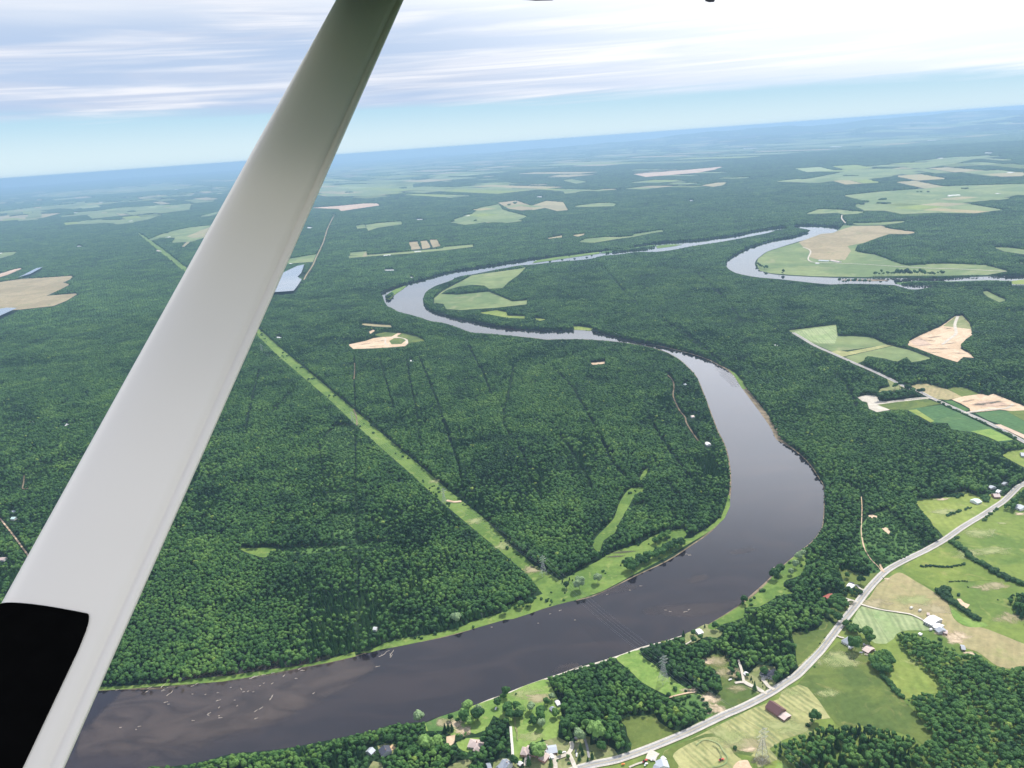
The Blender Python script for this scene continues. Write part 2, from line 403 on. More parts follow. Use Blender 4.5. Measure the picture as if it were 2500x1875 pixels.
def patch(name, tile, c, r, mat, n_=20, squash=1.0, ang=0.0, z=None):
    """rounded patch, r in metres, thinning out at its rim"""
    (px, py), = nat(tile, [c]); x, y = ground(px, py); LEVEL[0] += 1
    z = 0.10 + .005 * LEVEL[0] if z is None else z
    vs = [(x, y, z)]; at = [1.0]; fs = []
    rr = [r * (0.75 + 0.5 * random.random()) for _ in range(n_)]
    rr = [r_ * 1.25 for r_ in rr]
    for ring, e in ((.45, .75), (1.0, 0.0)):
        for i in range(n_):
            a = 2 * math.pi * i / n_; dx = rr[i] * ring * math.cos(a); dy = rr[i] * ring * squash * math.sin(a)
            vs.append((x + dx * math.cos(ang) - dy * math.sin(ang), y + dx * math.sin(ang) + dy * math.cos(ang), z)); at.append(e)
    for i in range(n_):
        j = (i + 1) % n_; fs += [(0, 1 + i, 1 + j), (1 + i, 1 + n_ + i, 1 + n_ + j, 1 + j)]
    o = mesh_obj(name, vs, fs, M[mat]); tag(o, kind='structure')
    a = o.data.attributes.new('edge', 'FLOAT', 'POINT'); a.data.foreach_set('value', at)
    return o

#@@LAND
ROAD = nat('N', [(1180, 1985), (1300, 1923), (1421, 1875)]) + nat('M5', [(0, 1580), (200, 1515), (400, 1440), (600, 1360), (800, 1275), (1000, 1180), (1200, 1085), (1400, 1000)]) \
    + nat('M3', [(900, 740), (1100, 610), (1250, 510), (1400, 360), (1531, 220)]) + nat('M4', [(150, 1310), (280, 1140), (400, 980), (560, 780), (700, 600), (830, 450), (960, 330), (1150, 220), (1400, 100)]) \
    + nat('M6', [(400, 1290), (700, 1120), (1000, 910), (1300, 730), (1500, 600), (1650, 500), (1780, 380), (1900, 260), (1991, 215)]) + [(2560, 1145), (2640, 1100)]
# farmland right of the road
sheet('pasture', 'N', ROAD + [(2880, 1000), (2880, 2250), (1180, 2250)], 'pasture2')
# --- river: west bank upstream, then east bank back down
west = nat('A', [(-330, 1570), (0, 1528), (215, 1491), (350, 1487), (450, 1470), (560, 1462), (650, 1443), (740, 1425), (830, 1400), (950, 1378), (1040, 1352), (1130, 1320), (1245, 1297),
    (1300, 1280), (1370, 1245), (1440, 1212), (1490, 1180), (1530, 1152), (1556, 1125), (1572, 1095), (1578, 1050), (1575, 1000), (1565, 960), (1550, 930), (1535, 890), (1520, 850), (1505, 815),
    (1488, 795), (1465, 775), (1430, 757), (1380, 745), (1320, 737), (1260, 733), (1200, 733)]) + nat('L1', [(2100, 1258), (2000, 1245), (1800, 1225), (1650, 1210), (1500, 1200), (1400, 1165), (1280, 1125),
    (1180, 1110), (1080, 1080), (1000, 1055), (900, 1030), (850, 1000), (815, 985), (790, 945), (775, 905), (760, 890), (800, 865), (900, 828), (1000, 798), (1100, 772), (1200, 743), (1350, 705),
    (1500, 683), (1700, 650), (1850, 628)]) + nat('T6', [(0, 605), (300, 570), (540, 540), (760, 515), (1000, 478), (1200, 462), (1350, 452), (1500, 433), (1660, 412), (1780, 382), (1920, 360), (1985, 350), (2040, 345), (2065, 356)])
east = nat('T6', [(1970, 372), (1900, 395), (1700, 435), (1500, 470), (1300, 500), (1130, 532), (1000, 547), (850, 547), (700, 567), (550, 582), (480, 602), (330, 617), (200, 627), (0, 650)]) \
    + nat('L1', [(1900, 655), (1800, 672), (1650, 700), (1500, 730), (1400, 745), (1330, 778), (1270, 800), (1200, 825), (1130, 870), (1110, 910), (1105, 950), (1130, 1000), (1180, 1030), (1290, 1065), (1380, 1090),
    (1500, 1110), (1650, 1140), (1800, 1165), (2000, 1178)]) + nat('T6', [(200, 1183), (330, 1180), (500, 1188), (560, 1205), (700, 1240), (850, 1275), (1000, 1300), (1150, 1335), (1300, 1375), (1430, 1420), (1500, 1460), (1580, 1500),
    (1650, 1560), (1700, 1630)]) + nat('T4', [(-100, 520), (-50, 620), (0, 725), (50, 765), (150, 835), (250, 930), (330, 1050), (370, 1120), (375, 1250), (365, 1420), (330, 1500), (260, 1580), (160, 1655)]) \
    + nat('T2', [(1600, 140), (1520, 200), (1420, 290), (1350, 360), (1200, 490), (1090, 570), (940, 660), (860, 695), (750, 730), (640, 765), (480, 808), (330, 865), (150, 920), (0, 962)]) \
    + nat('M1', [(1380, 310), (1130, 380), (900, 468), (700, 537), (640, 557), (430, 632), (200, 722), (0, 807)]) + nat('M2', [(2100, 292), (1900, 352), (1700, 432), (1480, 517), (1200, 592), (1000, 662), (860, 718), (740, 715), (560, 740), (380, 750),
    (200, 800), (0, 860)]) + nat('L5', [(2000, 1330), (1700, 1372), (1480, 1390), (1240, 1452), (1000, 1490), (860, 1485)]) + [(330, 1890), (200, 1960), (-350, 2200)]
west_s, east_s = smooth(west, 3, False), smooth(east, 3, False)
def bank_poly(pts, name, mat):
    return sheet(name, 'N', pts, mat)
sheet('river', 'N', west_s + east_s, 'water', z=0.08)
sheet('river', 'T5', 
      [(2600, 690), (1991, 742), (1700, 748), (1500, 758), (1300, 770), (1100, 765), (900, 762), (700, 765), (400, 757), (150, 745), (0, 735), (-90, 720), (-160, 690), (-190, 650), (-175, 610), (-140, 580), (-90, 545),
       (0, 515), (160, 465), (300, 430), (420, 400), (480, 378), (495, 360), (465, 345), (350, 335), (255, 333), (150, 334), (120, 345), (262, 372), (200, 402), (100, 432), (0, 445), (-140, 482), (-290, 540), (-390, 600),
       (-425, 640), (-410, 680), (-340, 720), (-240, 742), (-140, 757), (0, 768), (200, 790), (420, 812), (560, 806), (700, 808), (900, 814), (960, 822), (1060, 850), (1150, 850), (1300, 825), (1600, 822), (1900, 818), (2600, 800)], 'water', z=0.55, sm=2)
# islands and far bank strips in the narrow arm
sheet('river_island', 'T6', [(0, 640), (20, 622), (130, 600), (320, 575), (540, 548), (545, 562), (330, 592), (120, 622)], 'meadow', z=1.0)
sheet('river_island', 'T6', [(545, 560), (570, 545), (750, 520), (840, 510), (990, 490), (1000, 505), (930, 525), (760, 540), (600, 560)], 'brushland', 0, z=1.0)
sheet('river_island', 'T6', [(1000, 500), (1090, 488), (1220, 488), (1130, 505), (1010, 520)], 'meadow', z=1.0)
sheet('river_island', 'L1', [(800, 925), (808, 900), (850, 868), (900, 845), (965, 822), (945, 848), (870, 898), (835, 935)], 'meadow', z=1.0, sm=2)
fill(nat('L1', [(796, 930), (800, 900), (850, 872), (872, 885), (860, 912), (830, 938)]), 0)
sheet('river_island', 'T5', [(950, 800), (1100, 785), (1400, 788), (1700, 778), (1895, 785), (1895, 815), (1600, 816), (1300, 822), (1000, 818)], 'brushland', 0, z=1.0)
sheet('sandbar', 'T5', [(500, 775), (640, 770), (800, 772), (900, 780), (760, 786), (600, 784)], 'bank', z=1.0, sm=2)
sheet('grass_bank', 'T5', [(1890, 785), (1991, 772), (2600, 745), (2600, 800), (1991, 812), (1900, 812)], 'lime', z=1.0)
# mud and sand lines along the river banks
ribbon('river_bank', west_s[3 * 12:3 * 36], [2, 3.5, 2.5, 2, 3], 'bank', .13, sm=0)
ribbon('river_bank', west_s[:3 * 12], [2, 3.5, 2.5, 2, 3], 'bank', .13, sm=0)
ribbon('river_bank', nat('T6', [(1000, 1303), (1150, 1337), (1300, 1377), (1430, 1422), (1500, 1460), (1580, 1500), (1650, 1560), (1700, 1630)]) + nat('T4', [(-50, 620), (0, 730), (50, 768), (150, 838), (250, 933), (330, 1050), (370, 1125), (373, 1250), (363, 1420), (330, 1500), (260, 1580), (160, 1655)]), [2, 4, 8, 16, 4, 1.5, 1.5, 1.5], 'bank', .14, sm=3)
ribbon('river_bank', nat('T2', [(1600, 142), (1520, 202), (1420, 292), (1350, 362), (1200, 492), (1090, 572), (940, 662)]), [4, 4, 4, 5], 'bank', .14, sm=3)
BEACH = nat('T2', [(860, 697), (750, 732), (640, 768), (480, 812), (330, 868), (150, 924), (0, 966)]) + nat('M1', [(1130, 384), (900, 472), (700, 541), (430, 636), (200, 726), (0, 811)]) + nat('M2', [(2100, 296), (1900, 356), (1700, 436), (1480, 521)])
ribbon('beach', BEACH, [1.5, 1.6, 3.4, 3.4, 1.4, 2, 3, 1.6, 2.6, 2, 1], 'gravel', .16, sm=3)
# --- shallows: long silty tongues in the slow water
for (tl, pts, wd) in (('L5', [(500, 1020), (800, 1050), (1150, 1020), (1500, 940), (1850, 870), (2212, 790), (2600, 690)], [60, 150, 190, 170, 130, 80, 20]),
                      ('L5', [(260, 1330), (600, 1230), (1000, 1180), (1300, 1170), (1700, 1080), (2050, 980)], [60, 90, 70, 60, 50, 20]),
                      ('T2', [(480, 560), (650, 545), (850, 540), (1050, 520), (1200, 480)], [10, 30, 34, 22, 8]),
                      ('T2', [(1100, 150), (1180, 135), (1280, 110)], [10, 20, 10]),
                      ('T2', [(150, 440), (300, 400), (450, 380)], [10, 24, 10]),
                      ('T2', [(800, 350), (950, 300)], [10, 18, 10]),
                      ('T6', [(1480, 1470), (1580, 1540), (1650, 1640)], [10, 40, 20]),
                      ('M1', [(750, 470), (900, 420), (1100, 360)], [6, 16, 6])):
    ribbon('shallow_water', pts, [q * 1.25 for q in wd], 'shoal' if tl == 'L5' else 'faint', .12 + .004 * len(wd) + .002 * LEVEL[0] % .02, sm=5, tile=tl, edge=True)
LEVEL[0] = 10
# --- power line cut and riverside meadow on the peninsula
cutL = nat('A', [(545, 714), (600, 768), (650, 811), (700, 853), (755, 905), (820, 965), (880, 1017), (945, 1077), (1010, 1132), (1080, 1190), (1140, 1242), (1178, 1290)])
cutR = nat('A', [(1222, 1268), (1165, 1233), (1110, 1183), (1045, 1119), (975, 1064), (905, 1004), (840, 949), (770, 889), (705, 834), (660, 796), (612, 757), (555, 706)])
sheet('power_line_cut', 'N', cutL + cutR, 'meadow', 3)
sheet('power_line_cut', 'A', [(296, 503), (345, 543), (400, 588), (470, 650), (545, 714), (557, 707), (480, 643), (408, 582), (352, 538), (302, 503)], 'meadow')
MEADOW = [(800, 1350), (860, 1335), (1010, 1428), (1080, 1400), (1180, 1345), (1270, 1300), (1330, 1260), (1400, 1228), (1560, 1180), (1640, 1130), (1700, 1108), (1780, 1090), (1850, 1080), (1870, 1120), (1850, 1150), (1900, 1145), (1950, 1108), (2010, 1078), (2070, 1030),
    (2110, 985), (2135, 920), (2152, 850), (2163, 860), (2163, 930), (2125, 1012), (2055, 1077), (1985, 1125), (1905, 1170), (1820, 1222), (1750, 1265), (1600, 1343), (1450, 1425), (1300, 1503), (1150, 1555), (1000, 1593), (900, 1622), (800, 1658)]
sheet('riverside_meadow', 'L6', MEADOW + [(700, 1690), (610, 1700), (640, 1640), (760, 1580), (830, 1545), (900, 1520), (905, 1470), (860, 1420)], 'meadow', 3)
sheet('grass_bank', 'T1', [(1110, 500), (1040, 490), (960, 540), (930, 570), (850, 592), (720, 632), (660, 660), (560, 690), (470, 712), (400, 722), (200, 752), (100, 785), (0, 835), (-110, 850), (0, 848), (100, 822), (200, 805), (330, 778), (500, 742), (700, 690), (900, 632), (1100, 575), (1240, 530), (1240, 480)], 'meadow', 3)
sheet('grass_bank', 'L5', [(430, 880), (650, 868), (900, 850), (1060, 843), (1150, 815), (1320, 800), (1450, 790), (1700, 750), (1850, 730), (2000, 712), (2212, 665), (2420, 605), (2430, 640), (2212, 690), (2000, 728), (1820, 765), (1650, 795), (1400, 835), (1150, 855), (900, 872), (650, 893), (430, 905)], 'meadow')
sheet('clearing', 'L6', [(1240, 1165), (1300, 1095), (1380, 1010), (1410, 920), (1450, 850), (1500, 805), (1590, 808), (1525, 850), (1485, 920), (1440, 1000), (1405, 1060), (1385, 1110), (1310, 1160), (1285, 1235), (1245, 1215)], 'meadow', 3, sm=2)
sheet('clearing', 'L6', [(1550, 745), (1580, 690), (1612, 670), (1602, 705), (1565, 755)], 'meadow', 3)
sheet('clearing', 'L6', [(1470, 940), (1560, 915), (1640, 900), (1600, 925), (1500, 965)], 'brushland', 2)
sheet('clearing', 'L4', [(600, 1115), (700, 1125), (880, 1118), (905, 1150), (820, 1198), (740, 1182), (650, 1150)], 'meadow', sm=2)
sheet('young_growth', 'L4', [(820, 1165), (1200, 1120), (1550, 1098), (1800, 1072), (1780, 1105), (1550, 1130), (1200, 1165), (900, 1195)], 'brushland', 2)
sheet('young_growth', 'L4', [(1290, 250), (1390, 132), (1540, 135), (1545, 450), (1440, 470), (1350, 350)], 'brushland', 2)
sheet('young_growth', 'L4', [(1350, 850), (1545, 850), (1545, 1060), (1380, 1040)], 'brushland', 2)
sheet('young_growth', 'L4', [(1330, 680), (1545, 680), (1540, 740), (1310, 730)], 'brushland', 2)
# tracks cut through the forest: gaps only
for pts in ([(820, 775), (835, 830), (850, 880)], [(1010, 745), (1040, 800), (1060, 850)], [(700, 930), (765, 938)], [(930, 1100), (1010, 1060), (1100, 1050)], [(1210, 940), (1250, 1000), (1280, 1060)], [(1400, 900), (1450, 980), (1500, 1040)], [(1290, 560), (1340, 620), (1380, 660)], [(1500, 585), (1560, 640), (1600, 690)], [(560, 800), (545, 860), (530, 930)], [(690, 960), (700, 1050)], [(560, 1180), (700, 1186), (768, 1180)], [(1750, 760), (1820, 820), (1850, 880)], [(765, 770), (768, 930)], [(768, 935), (770, 1100), (775, 1300), (773, 1392)], [(878, 775), (885, 820), (898, 880), (912, 990)], [(905, 770), (925, 820), (945, 870), (965, 930), (990, 1005), (998, 1050)],
            [(1110, 790), (1100, 850), (1088, 915), (1130, 980), (1145, 1040), (1180, 1082)], [(1190, 790), (1230, 830), (1250, 860), (1290, 930), (1330, 1010), (1365, 1040)], [(1430, 690), (1500, 740), (1540, 770)],
            [(1460, 700), (1530, 760), (1570, 790)], [(300, 890), (370, 860), (430, 838)], [(60, 1170), (130, 1120), (200, 1090)], [(0, 880), (150, 870), (300, 820), (420, 800)], [(1440, 1040), (1470, 1080)], [(590, 890), (640, 830)]):
    ribbon('forest_track', pts, 2.6, None, .1, 1, 3, 'A')
ribbon('forest_track', [(480, 790), (420, 870), (300, 950), (80, 1010)], 9, None, .1, 1, 3, 'A')
# --- left bank fields and yards between river and road
sheet('meadow', 'T2', [(330, 1325), (370, 1303), (430, 1290), (500, 1292), (570, 1275), (600, 1330), (640, 1360), (690, 1390), (760, 1402), (830, 1365), (890, 1325), (1000, 1270), (1340, 1150), (1480, 1050), (1560, 985), (1600, 930), (1731, 800), (1760, 850),
    (1600, 1010), (1350, 1180), (1000, 1340), (600, 1530), (300, 1610), (280, 1590), (400, 1560), (410, 1490), (380, 1430), (370, 1370)], 'darkfield')
sheet('clear_cut', 'T2', [(300, 885), (380, 850), (465, 828), (490, 880), (560, 925), (620, 975), (700, 1035), (790, 1095), (850, 1130), (940, 1160), (965, 1220), (978, 1285), (890, 1335), (850, 1275), (740, 1205), (680, 1160), (590, 1115), (480, 1055), (420, 995), (350, 935)], 'lawn', 3, sm=2)
sheet('brush', 'T2', [(690, 1165), (850, 1140), (935, 1160), (960, 1220), (975, 1285), (890, 1330), (850, 1275), (740, 1205)], 'brushland', 2)
sheet('dry_clearing', 'T2', [(915, 925), (985, 858), (1060, 868), (1100, 930), (1108, 1010), (1150, 1045), (1200, 1060), (1280, 1085), (1330, 1150), (1200, 1218), (1000, 1292), (965, 1210), (905, 1150), (930, 1120), (1000, 1150), (1040, 1100), (1045, 1070), (1030, 1010), (990, 960)], 'darkfield', sm=2)
sheet('yard', 'T2', [(1155, 900), (1190, 960), (1230, 1005), (1300, 930), (1420, 948), (1445, 1010), (1420, 1075), (1510, 1035), (1400, 1112), (1335, 1155), (1230, 1092), (1190, 1055), (1150, 1050), (1200, 1040)], 'yard')
sheet('yard', 'T2', [(775, 725), (840, 692), (930, 645), (960, 660), (1050, 705), (1005, 745), (940, 735), (880, 760), (800, 795)], 'yard', sm=2)
sheet('grass_bank', 'T2', [(945, 655), (1090, 570), (1200, 495), (1240, 470), (1300, 420), (1370, 350), (1425, 285), (1520, 200), (1600, 140), (1640, 200), (1600, 300), (1500, 335), (1480, 380), (1545, 430), (1450, 445), (1310, 525), (1205, 530), (1200, 600), (1060, 645), (985, 685)], 'meadow', 3, sm=2)
sheet('grass_strip', 'T6', [(330, 1150), (400, 1152), (490, 1168), (470, 1186), (340, 1178)], 'lime', z=.5)
sheet('grass_bank', 'T6', [(1580, 1490), (1640, 1530), (1700, 1590), (1730, 1659), (1700, 1659), (1640, 1560)], 'meadow')
sheet('meadow', 'T3', [(95, 705), (200, 705), (270, 680), (310, 640), (325, 600), (380, 640), (430, 650), (330, 780), (250, 890), (150, 965), (125, 870), (120, 800)], 'darkfield', sm=2)
sheet('yard', 'T3', [(425, 250), (480, 250), (560, 300), (640, 312), (660, 250), (700, 215), (800, 175), (850, 180), (870, 200), (745, 285), (620, 400), (560, 500), (480, 605), (420, 650), (370, 610), (350, 560), (370, 500), (340, 470), (390, 435), (440, 440), (470, 375)], 'darkfield')
sheet('young_growth', 'T3', [(640, 290), (600, 200), (560, 100), (560, -20), (640, -120), (760, -160), (900, -40), (1000, 60), (1000, 120), (870, 190), (740, 280)], 'brushland', 2)
fill(nat('T3', [(610, 240), (600, 120), (640, 60), (760, 160), (830, 175), (740, 210), (700, 260)]), 0)
sheet('pasture', 'T4', [(1110, 1245), (1200, 1222), (1320, 1215), (1380, 1190), (1500, 1160), (1620, 1200), (1720, 1180), (1850, 1205), (1740, 1305), (1500, 1452), (1340, 1530), (1290, 1470), (1255, 1440), (1230, 1390), (1180, 1340), (1150, 1300)], 'lime')
sheet('pasture', 'T4', [(1815, 870), (1870, 835), (1991, 818), (2300, 800), (2300, 1040), (1991, 965), (1930, 935)], 'lime')
# riverside lawns at the bottom
sheet('lawn', 'T1', [(985, 1135), (1100, 1080), (1230, 1035), (1265, 1040), (1300, 1110), (1345, 1195), (1360, 1290), (1340, 1350), (1335, 1440), (1290, 1470), (1230, 1460), (1120, 1500), (1100, 1560), (1070, 1625), (1050, 1700), (1005, 1700), (1020, 1500), (1000, 1370), (970, 1300), (950, 1200)], 'lawn')
sheet('lawn', 'T1', [(395, 1345), (550, 1285), (720, 1225), (880, 1172), (990, 1130), (985, 1300), (930, 1320), (880, 1290), (850, 1350), (820, 1395), (750, 1420), (690, 1400), (600, 1440), (530, 1400), (450, 1400), (405, 1400)], 'lawn')
sheet('yard', 'T1', [(1215, 1480), (1280, 1455), (1330, 1440), (1440, 1500), (1480, 1430), (1560, 1440), (1560, 1500), (1650, 1480), (1731, 1530), (1770, 1590), (1560, 1655), (1400, 1720), (1090, 1720), (1100, 1600), (1110, 1540)], 'yard')
sheet('yard', 'T1', [(62, 1505), (120, 1488), (195, 1492), (170, 1560), (80, 1572)], 'yard')
sheet('yard', 'T1', [(560, 1650), (640, 1608), (700, 1600), (730, 1610), (700, 1659), (700, 1720), (540, 1720)], 'yard')
sheet('lawn', 'T1', [(615, 1480), (690, 1450), (790, 1445), (800, 1500), (760, 1530), (700, 1550), (640, 1530)], 'lawn')
sheet('bare_ground', 'T1', [(545, 1440), (610, 1425), (605, 1480), (570, 1510), (550, 1490)], 'sand')
sheet('bare_ground', 'T1', [(0, 1659), (30, 1610), (90, 1625), (110, 1700), (0, 1720)], 'yard')
sheet('yard', 'T1', [(880, 1620), (930, 1590), (1030, 1600), (1060, 1659), (1060, 1730), (860, 1730)], 'yard')
sheet('young_growth', 'T1', [(400, 1345), (500, 1300), (640, 1255), (600, 1350), (520, 1400), (420, 1400)], 'brushland', 1)
# --- farmland right of the road
sheet('hay_field', 'T3', [(755, 335), (830, 288), (880, 290), (960, 340), (1080, 410), (1190, 490), (1215, 560), (1240, 610), (1290, 650), (1350, 668), (1430, 670), (1520, 700), (1620, 740), (1731, 785), (1900, 830), (1900, 1000), (1731, 960), (1620, 960), (1540, 940), (1470, 890), (1400, 840),
    (1330, 820), (1250, 770), (1150, 700), (1050, 630), (1000, 600), (850, 560), (700, 530), (600, 510), (650, 450), (700, 370)], 'tan', sm=2)
sheet('hay_field', 'T3', [(590, 522), (700, 545), (850, 575), (980, 598), (1050, 640), (1070, 690), (960, 690), (880, 695), (830, 720), (805, 765), (760, 785), (680, 780), (600, 720), (520, 650), (545, 580)], 'hay2', sm=2)
sheet('pasture', 'T3', [(1215, 530), (1300, 595), (1420, 628), (1480, 655), (1430, 668), (1350, 668), (1290, 645), (1235, 600)], 'lawn', sm=2)
sheet('pasture', 'T3', [(690, 785), (760, 785), (820, 745), (860, 830), (900, 860), (1000, 960), (1110, 1060), (1130, 1130), (1000, 1150), (890, 1175), (800, 1065), (775, 1000), (815, 930), (780, 880)], 'lime')
sheet('meadow', 'T3', [(425, 770), (520, 770), (590, 800), (640, 870), (640, 930), (740, 1030), (870, 1170), (940, 1240), (1085, 1430), (1020, 1495), (950, 1445), (840, 1405), (560, 1355), (470, 1400), (400, 1345), (340, 1255), (210, 1100), (130, 1075), (200, 1000), (330, 860)], 'darkfield')
sheet('pasture', 'T3', [(870, 260), (960, 190), (1100, 120), (1215, 75), (1330, 160), (1370, 205), (1430, 230), (1560, 320), (1640, 360), (1600, 400), (1500, 340), (1350, 345), (1200, 350), (1180, 380), (1100, 400), (1000, 350)], 'pasture', sm=2)
sheet('hay_field', 'T2', [(640, 1540), (850, 1445), (1050, 1345), (1250, 1245), (1400, 1190), (1445, 1175), (1470, 1120), (1590, 1072), (1650, 1095), (1731, 1190), (1810, 1310), (1700, 1320), (1640, 1405), (1480, 1462), (1380, 1525), (1440, 1590), (1430, 1640), (1400, 1750), (640, 1750), (620, 1600)], 'hay')
sheet('field_margin', 'T2', [(640, 1545), (850, 1450), (990, 1415), (1100, 1500), (1180, 1540), (1270, 1555), (1200, 1600), (1130, 1560), (1080, 1480), (990, 1440), (880, 1460), (740, 1530), (700, 1580), (740, 1640), (720, 1700), (620, 1700)], 'darkfield', sm=2)
sheet('field_margin', 'T2', [(1200, 1625), (1150, 1560), (1270, 1580), (1300, 1659), (1440, 1600), (1520, 1700), (1180, 1750)], 'pasture')
sheet('pasture', 'T2', [(1440, 1620), (1500, 1640), (1560, 1720), (1380, 1750)], 'lawn')
sheet('bare_ground', 'T2', [(1120, 1680), (1145, 1625), (1180, 1608), (1225, 1605), (1245, 1640), (1265, 1690), (1200, 1740)], 'sand', sm=2)
sheet('bare_ground', 'T3', [(1258, 468), (1285, 468), (1310, 495), (1350, 510), (1330, 535), (1300, 530), (1280, 500)], 'sand')
for tl, c, r, mt, sq in (('M4', (1500, 800), 26, 'dry', .6), ('M4', (1290, 700), 30, 'lime_', .5), ('M4', (1800, 1160), 13, 'bare', .5), ('M4', (1830, 1220), 11, 'bare', .5), ('M4', (1650, 1110), 9, 'bare', .6), ('M4', (2010, 1370), 7, 'bare', .6),
        ('M4', (960, 435), 6, 'bare', .6), ('T3', (1490, 380), 26, 'dry', .4), ('T3', (1640, 600), 22, 'dry', .5), ('T3', (1250, 730), 18, 'bare', .5), ('M4', (800, 740), 22, 'dry', .6), ('T3', (410, 900), 22, 'paleg', .7), ('T3', (480, 925), 20, 'paleg', .4),
        ('T3', (350, 1130), 14, 'paleg', .5), ('T3', (90, 1130), 14, 'paleg', .6), ('M4', (340, 1450), 24, 'paleg', .6), ('M3', (1130, 1150), 30, 'paleg', .5), ('M3', (620, 1350), 25, 'dry', .5), ('M3', (820, 1580), 12, 'scour', .8), ('M3', (660, 1430), 9, 'bare', .4), ('M3', (400, 1270), 30, 'paleg', .5),
        ('T2', (955, 1170), 14, 'bare', .7), ('T2', (995, 1245), 12, 'bare', .7), ('T2', (810, 1115), 10, 'bare', .6), ('T2', (1010, 900), 18, 'dry', .7), ('T2', (1090, 985), 16, 'dry', .7), ('T2', (950, 910), 8, 'bare', .7), ('T2', (1160, 1100), 14, 'dry', .5),
        ('L6', (820, 1355), 15, 'dry', .8), ('L6', (440, 1030), 16, 'paleg', .8), ('T1', (540, 1340), 14, 'dry', .6), ('T1', (610, 1350), 10, 'bare', .8), ('T1', (670, 1400), 9, 'bare', 1.),
        ('L6', (1440, 1240), 28, 'scour', .14), ('L6', (1380, 1270), 18, 'scour', .15), ('T1', (1150, 1440), 14, 'paleg', .5), ('T1', (1120, 1130), 18, 'paleg', .6), ('M1', (600, 790), 16, 'dry', .6), ('L6', (170, 760), 12, 'paleg', .9), ('L6', (630, 1200), 16, 'paleg', .9),
        ('T4', (1350, 1330), 26, 'paleg', .5), ('T4', (1650, 1500), 30, 'paleg', .5), ('T4', (1330, 1225), 14, 'bare', .3), ('M6', (1640, 850), 7, 'paleg', .6), ('M6', (1930, 700), 10, 'bare', .5), ('T3', (1330, 150), 24, 'paleg', .6), ('T3', (1500, 130), 30, 'paleg', .4)):
    patch('grass_patch' if mt in ('dry', 'paleg', 'lime_') else 'bare_patch', tl, c, r, 'paleg' if mt == 'lime_' else mt, squash=sq)
# woods inside the farmland
for pts in ([(820, 740), (850, 705), (880, 700), (980, 712), (1100, 765), (1200, 800), (1290, 850), (1400, 842), (1470, 905), (1540, 945), (1620, 960), (1731, 942), (1900, 940), (2000, 1900), (0, 1900), (90, 1700), (20, 1600), (-60, 1530), (0, 1480), (120, 1450), (230, 1392), (330, 1352), (430, 1365), (540, 1335),
             (600, 1352), (690, 1362), (850, 1402), (960, 1442), (1020, 1492), (1085, 1430), (1000, 1360), (930, 1230), (875, 1175), (960, 1150), (1030, 1128), (1135, 1128), (1120, 1060), (1000, 960), (905, 855)],
            [(632, 870), (700, 850), (780, 880), (815, 930), (790, 990), (750, 1022), (690, 962), (638, 920)], [(450, 690), (480, 640), (530, 650), (580, 700), (570, 722), (520, 725)], [(1610, 470), (1650, 430), (1731, 418), (1800, 420), (1800, 690), (1731, 645), (1690, 600), (1640, 520)]):
    fill(nat('T3', pts), 0)
fill(nat('T3', [(210, 1330), (250, 1300), (290, 1330), (285, 1370), (225, 1375)]), 0)
fill(nat('M6', [(1590, 570), (1700, 480), (1830, 380), (1991, 290), (2200, 250), (2200, 480), (1991, 530), (1880, 540), (1900, 610), (1800, 690), (1690, 650)]), 0)
# --- middle right: pits, fields
ROAD2 = nat('T5', [(120, 1203), (200, 1250), (300, 1310), (430, 1367), (540, 1415), (640, 1460), (740, 1502)]) + nat('T4', [(900, 250), (1040, 320)]) + nat('M7', [(800, 200), (950, 280), (1080, 340), (1400, 480), (1800, 660), (2212, 880)]) + [(2560, 1110), (2700, 1180)]
sheet('field', 'T5', [(80, 1185), (280, 1160), (470, 1138), (483, 1232), (620, 1230), (760, 1243), (880, 1300), (680, 1330), (440, 1358), (240, 1270), (130, 1210)], 'farfield')
sheet('hay_field', 'T5', [(130, 1195), (300, 1165), (465, 1145), (478, 1230), (460, 1290), (330, 1290), (240, 1260)], 'hay2')
sheet('airstrip', 'T5', [(420, 1362), (470, 1345), (560, 1358), (870, 1300), (940, 1306), (520, 1398)], 'hay')
sheet('field', 'T5', [(540, 1400), (700, 1362), (930, 1312), (1060, 1342), (1240, 1412), (1150, 1432), (1080, 1442), (1040, 1400), (960, 1440), (860, 1412), (720, 1392), (690, 1432), (640, 1452)], 'farfield')
sheet('sand_pit', 'T5', [(1060, 1272), (1150, 1225), (1320, 1150), (1430, 1072), (1490, 1062), (1550, 1130), (1572, 1220), (1520, 1255), (1480, 1300), (1480, 1335), (1550, 1372), (1585, 1408), (1500, 1400), (1450, 1442), (1290, 1392), (1130, 1332), (1050, 1305)], 'sand')
sheet('grass_patch', 'T5', [(1335, 1150), (1430, 1075), (1490, 1065), (1548, 1130), (1565, 1175), (1440, 1160)], 'yard')
sheet('bare_ground', 'T5', [(1065, 1275), (1140, 1235), (1250, 1305), (1130, 1315)], 'pink')
sheet('sand_yard', 'T4', [(640, 400), (720, 380), (800, 390), (815, 428), (870, 438), (1200, 405), (1222, 413), (960, 437), (830, 458), (905, 502), (800, 520), (735, 492), (720, 440), (680, 430)], 'gravel')
sheet('field', 'T4', [(800, 460), (960, 438), (1200, 412), (1320, 452), (1100, 492), (1050, 502), (905, 500)], 'darkfield')
sheet('crop_field', 'T4', [(1045, 502), (1100, 490), (1320, 460), (1500, 540), (1750, 660), (1905, 742), (1860, 760), (1780, 757), (1700, 722), (1600, 685), (1480, 672), (1400, 657), (1370, 610), (1250, 605), (1180, 562), (1100, 542)], 'crop')
sheet('grass_strip', 'T4', [(1050, 502), (1120, 498), (1265, 592), (1235, 605), (1150, 557)], 'lime')
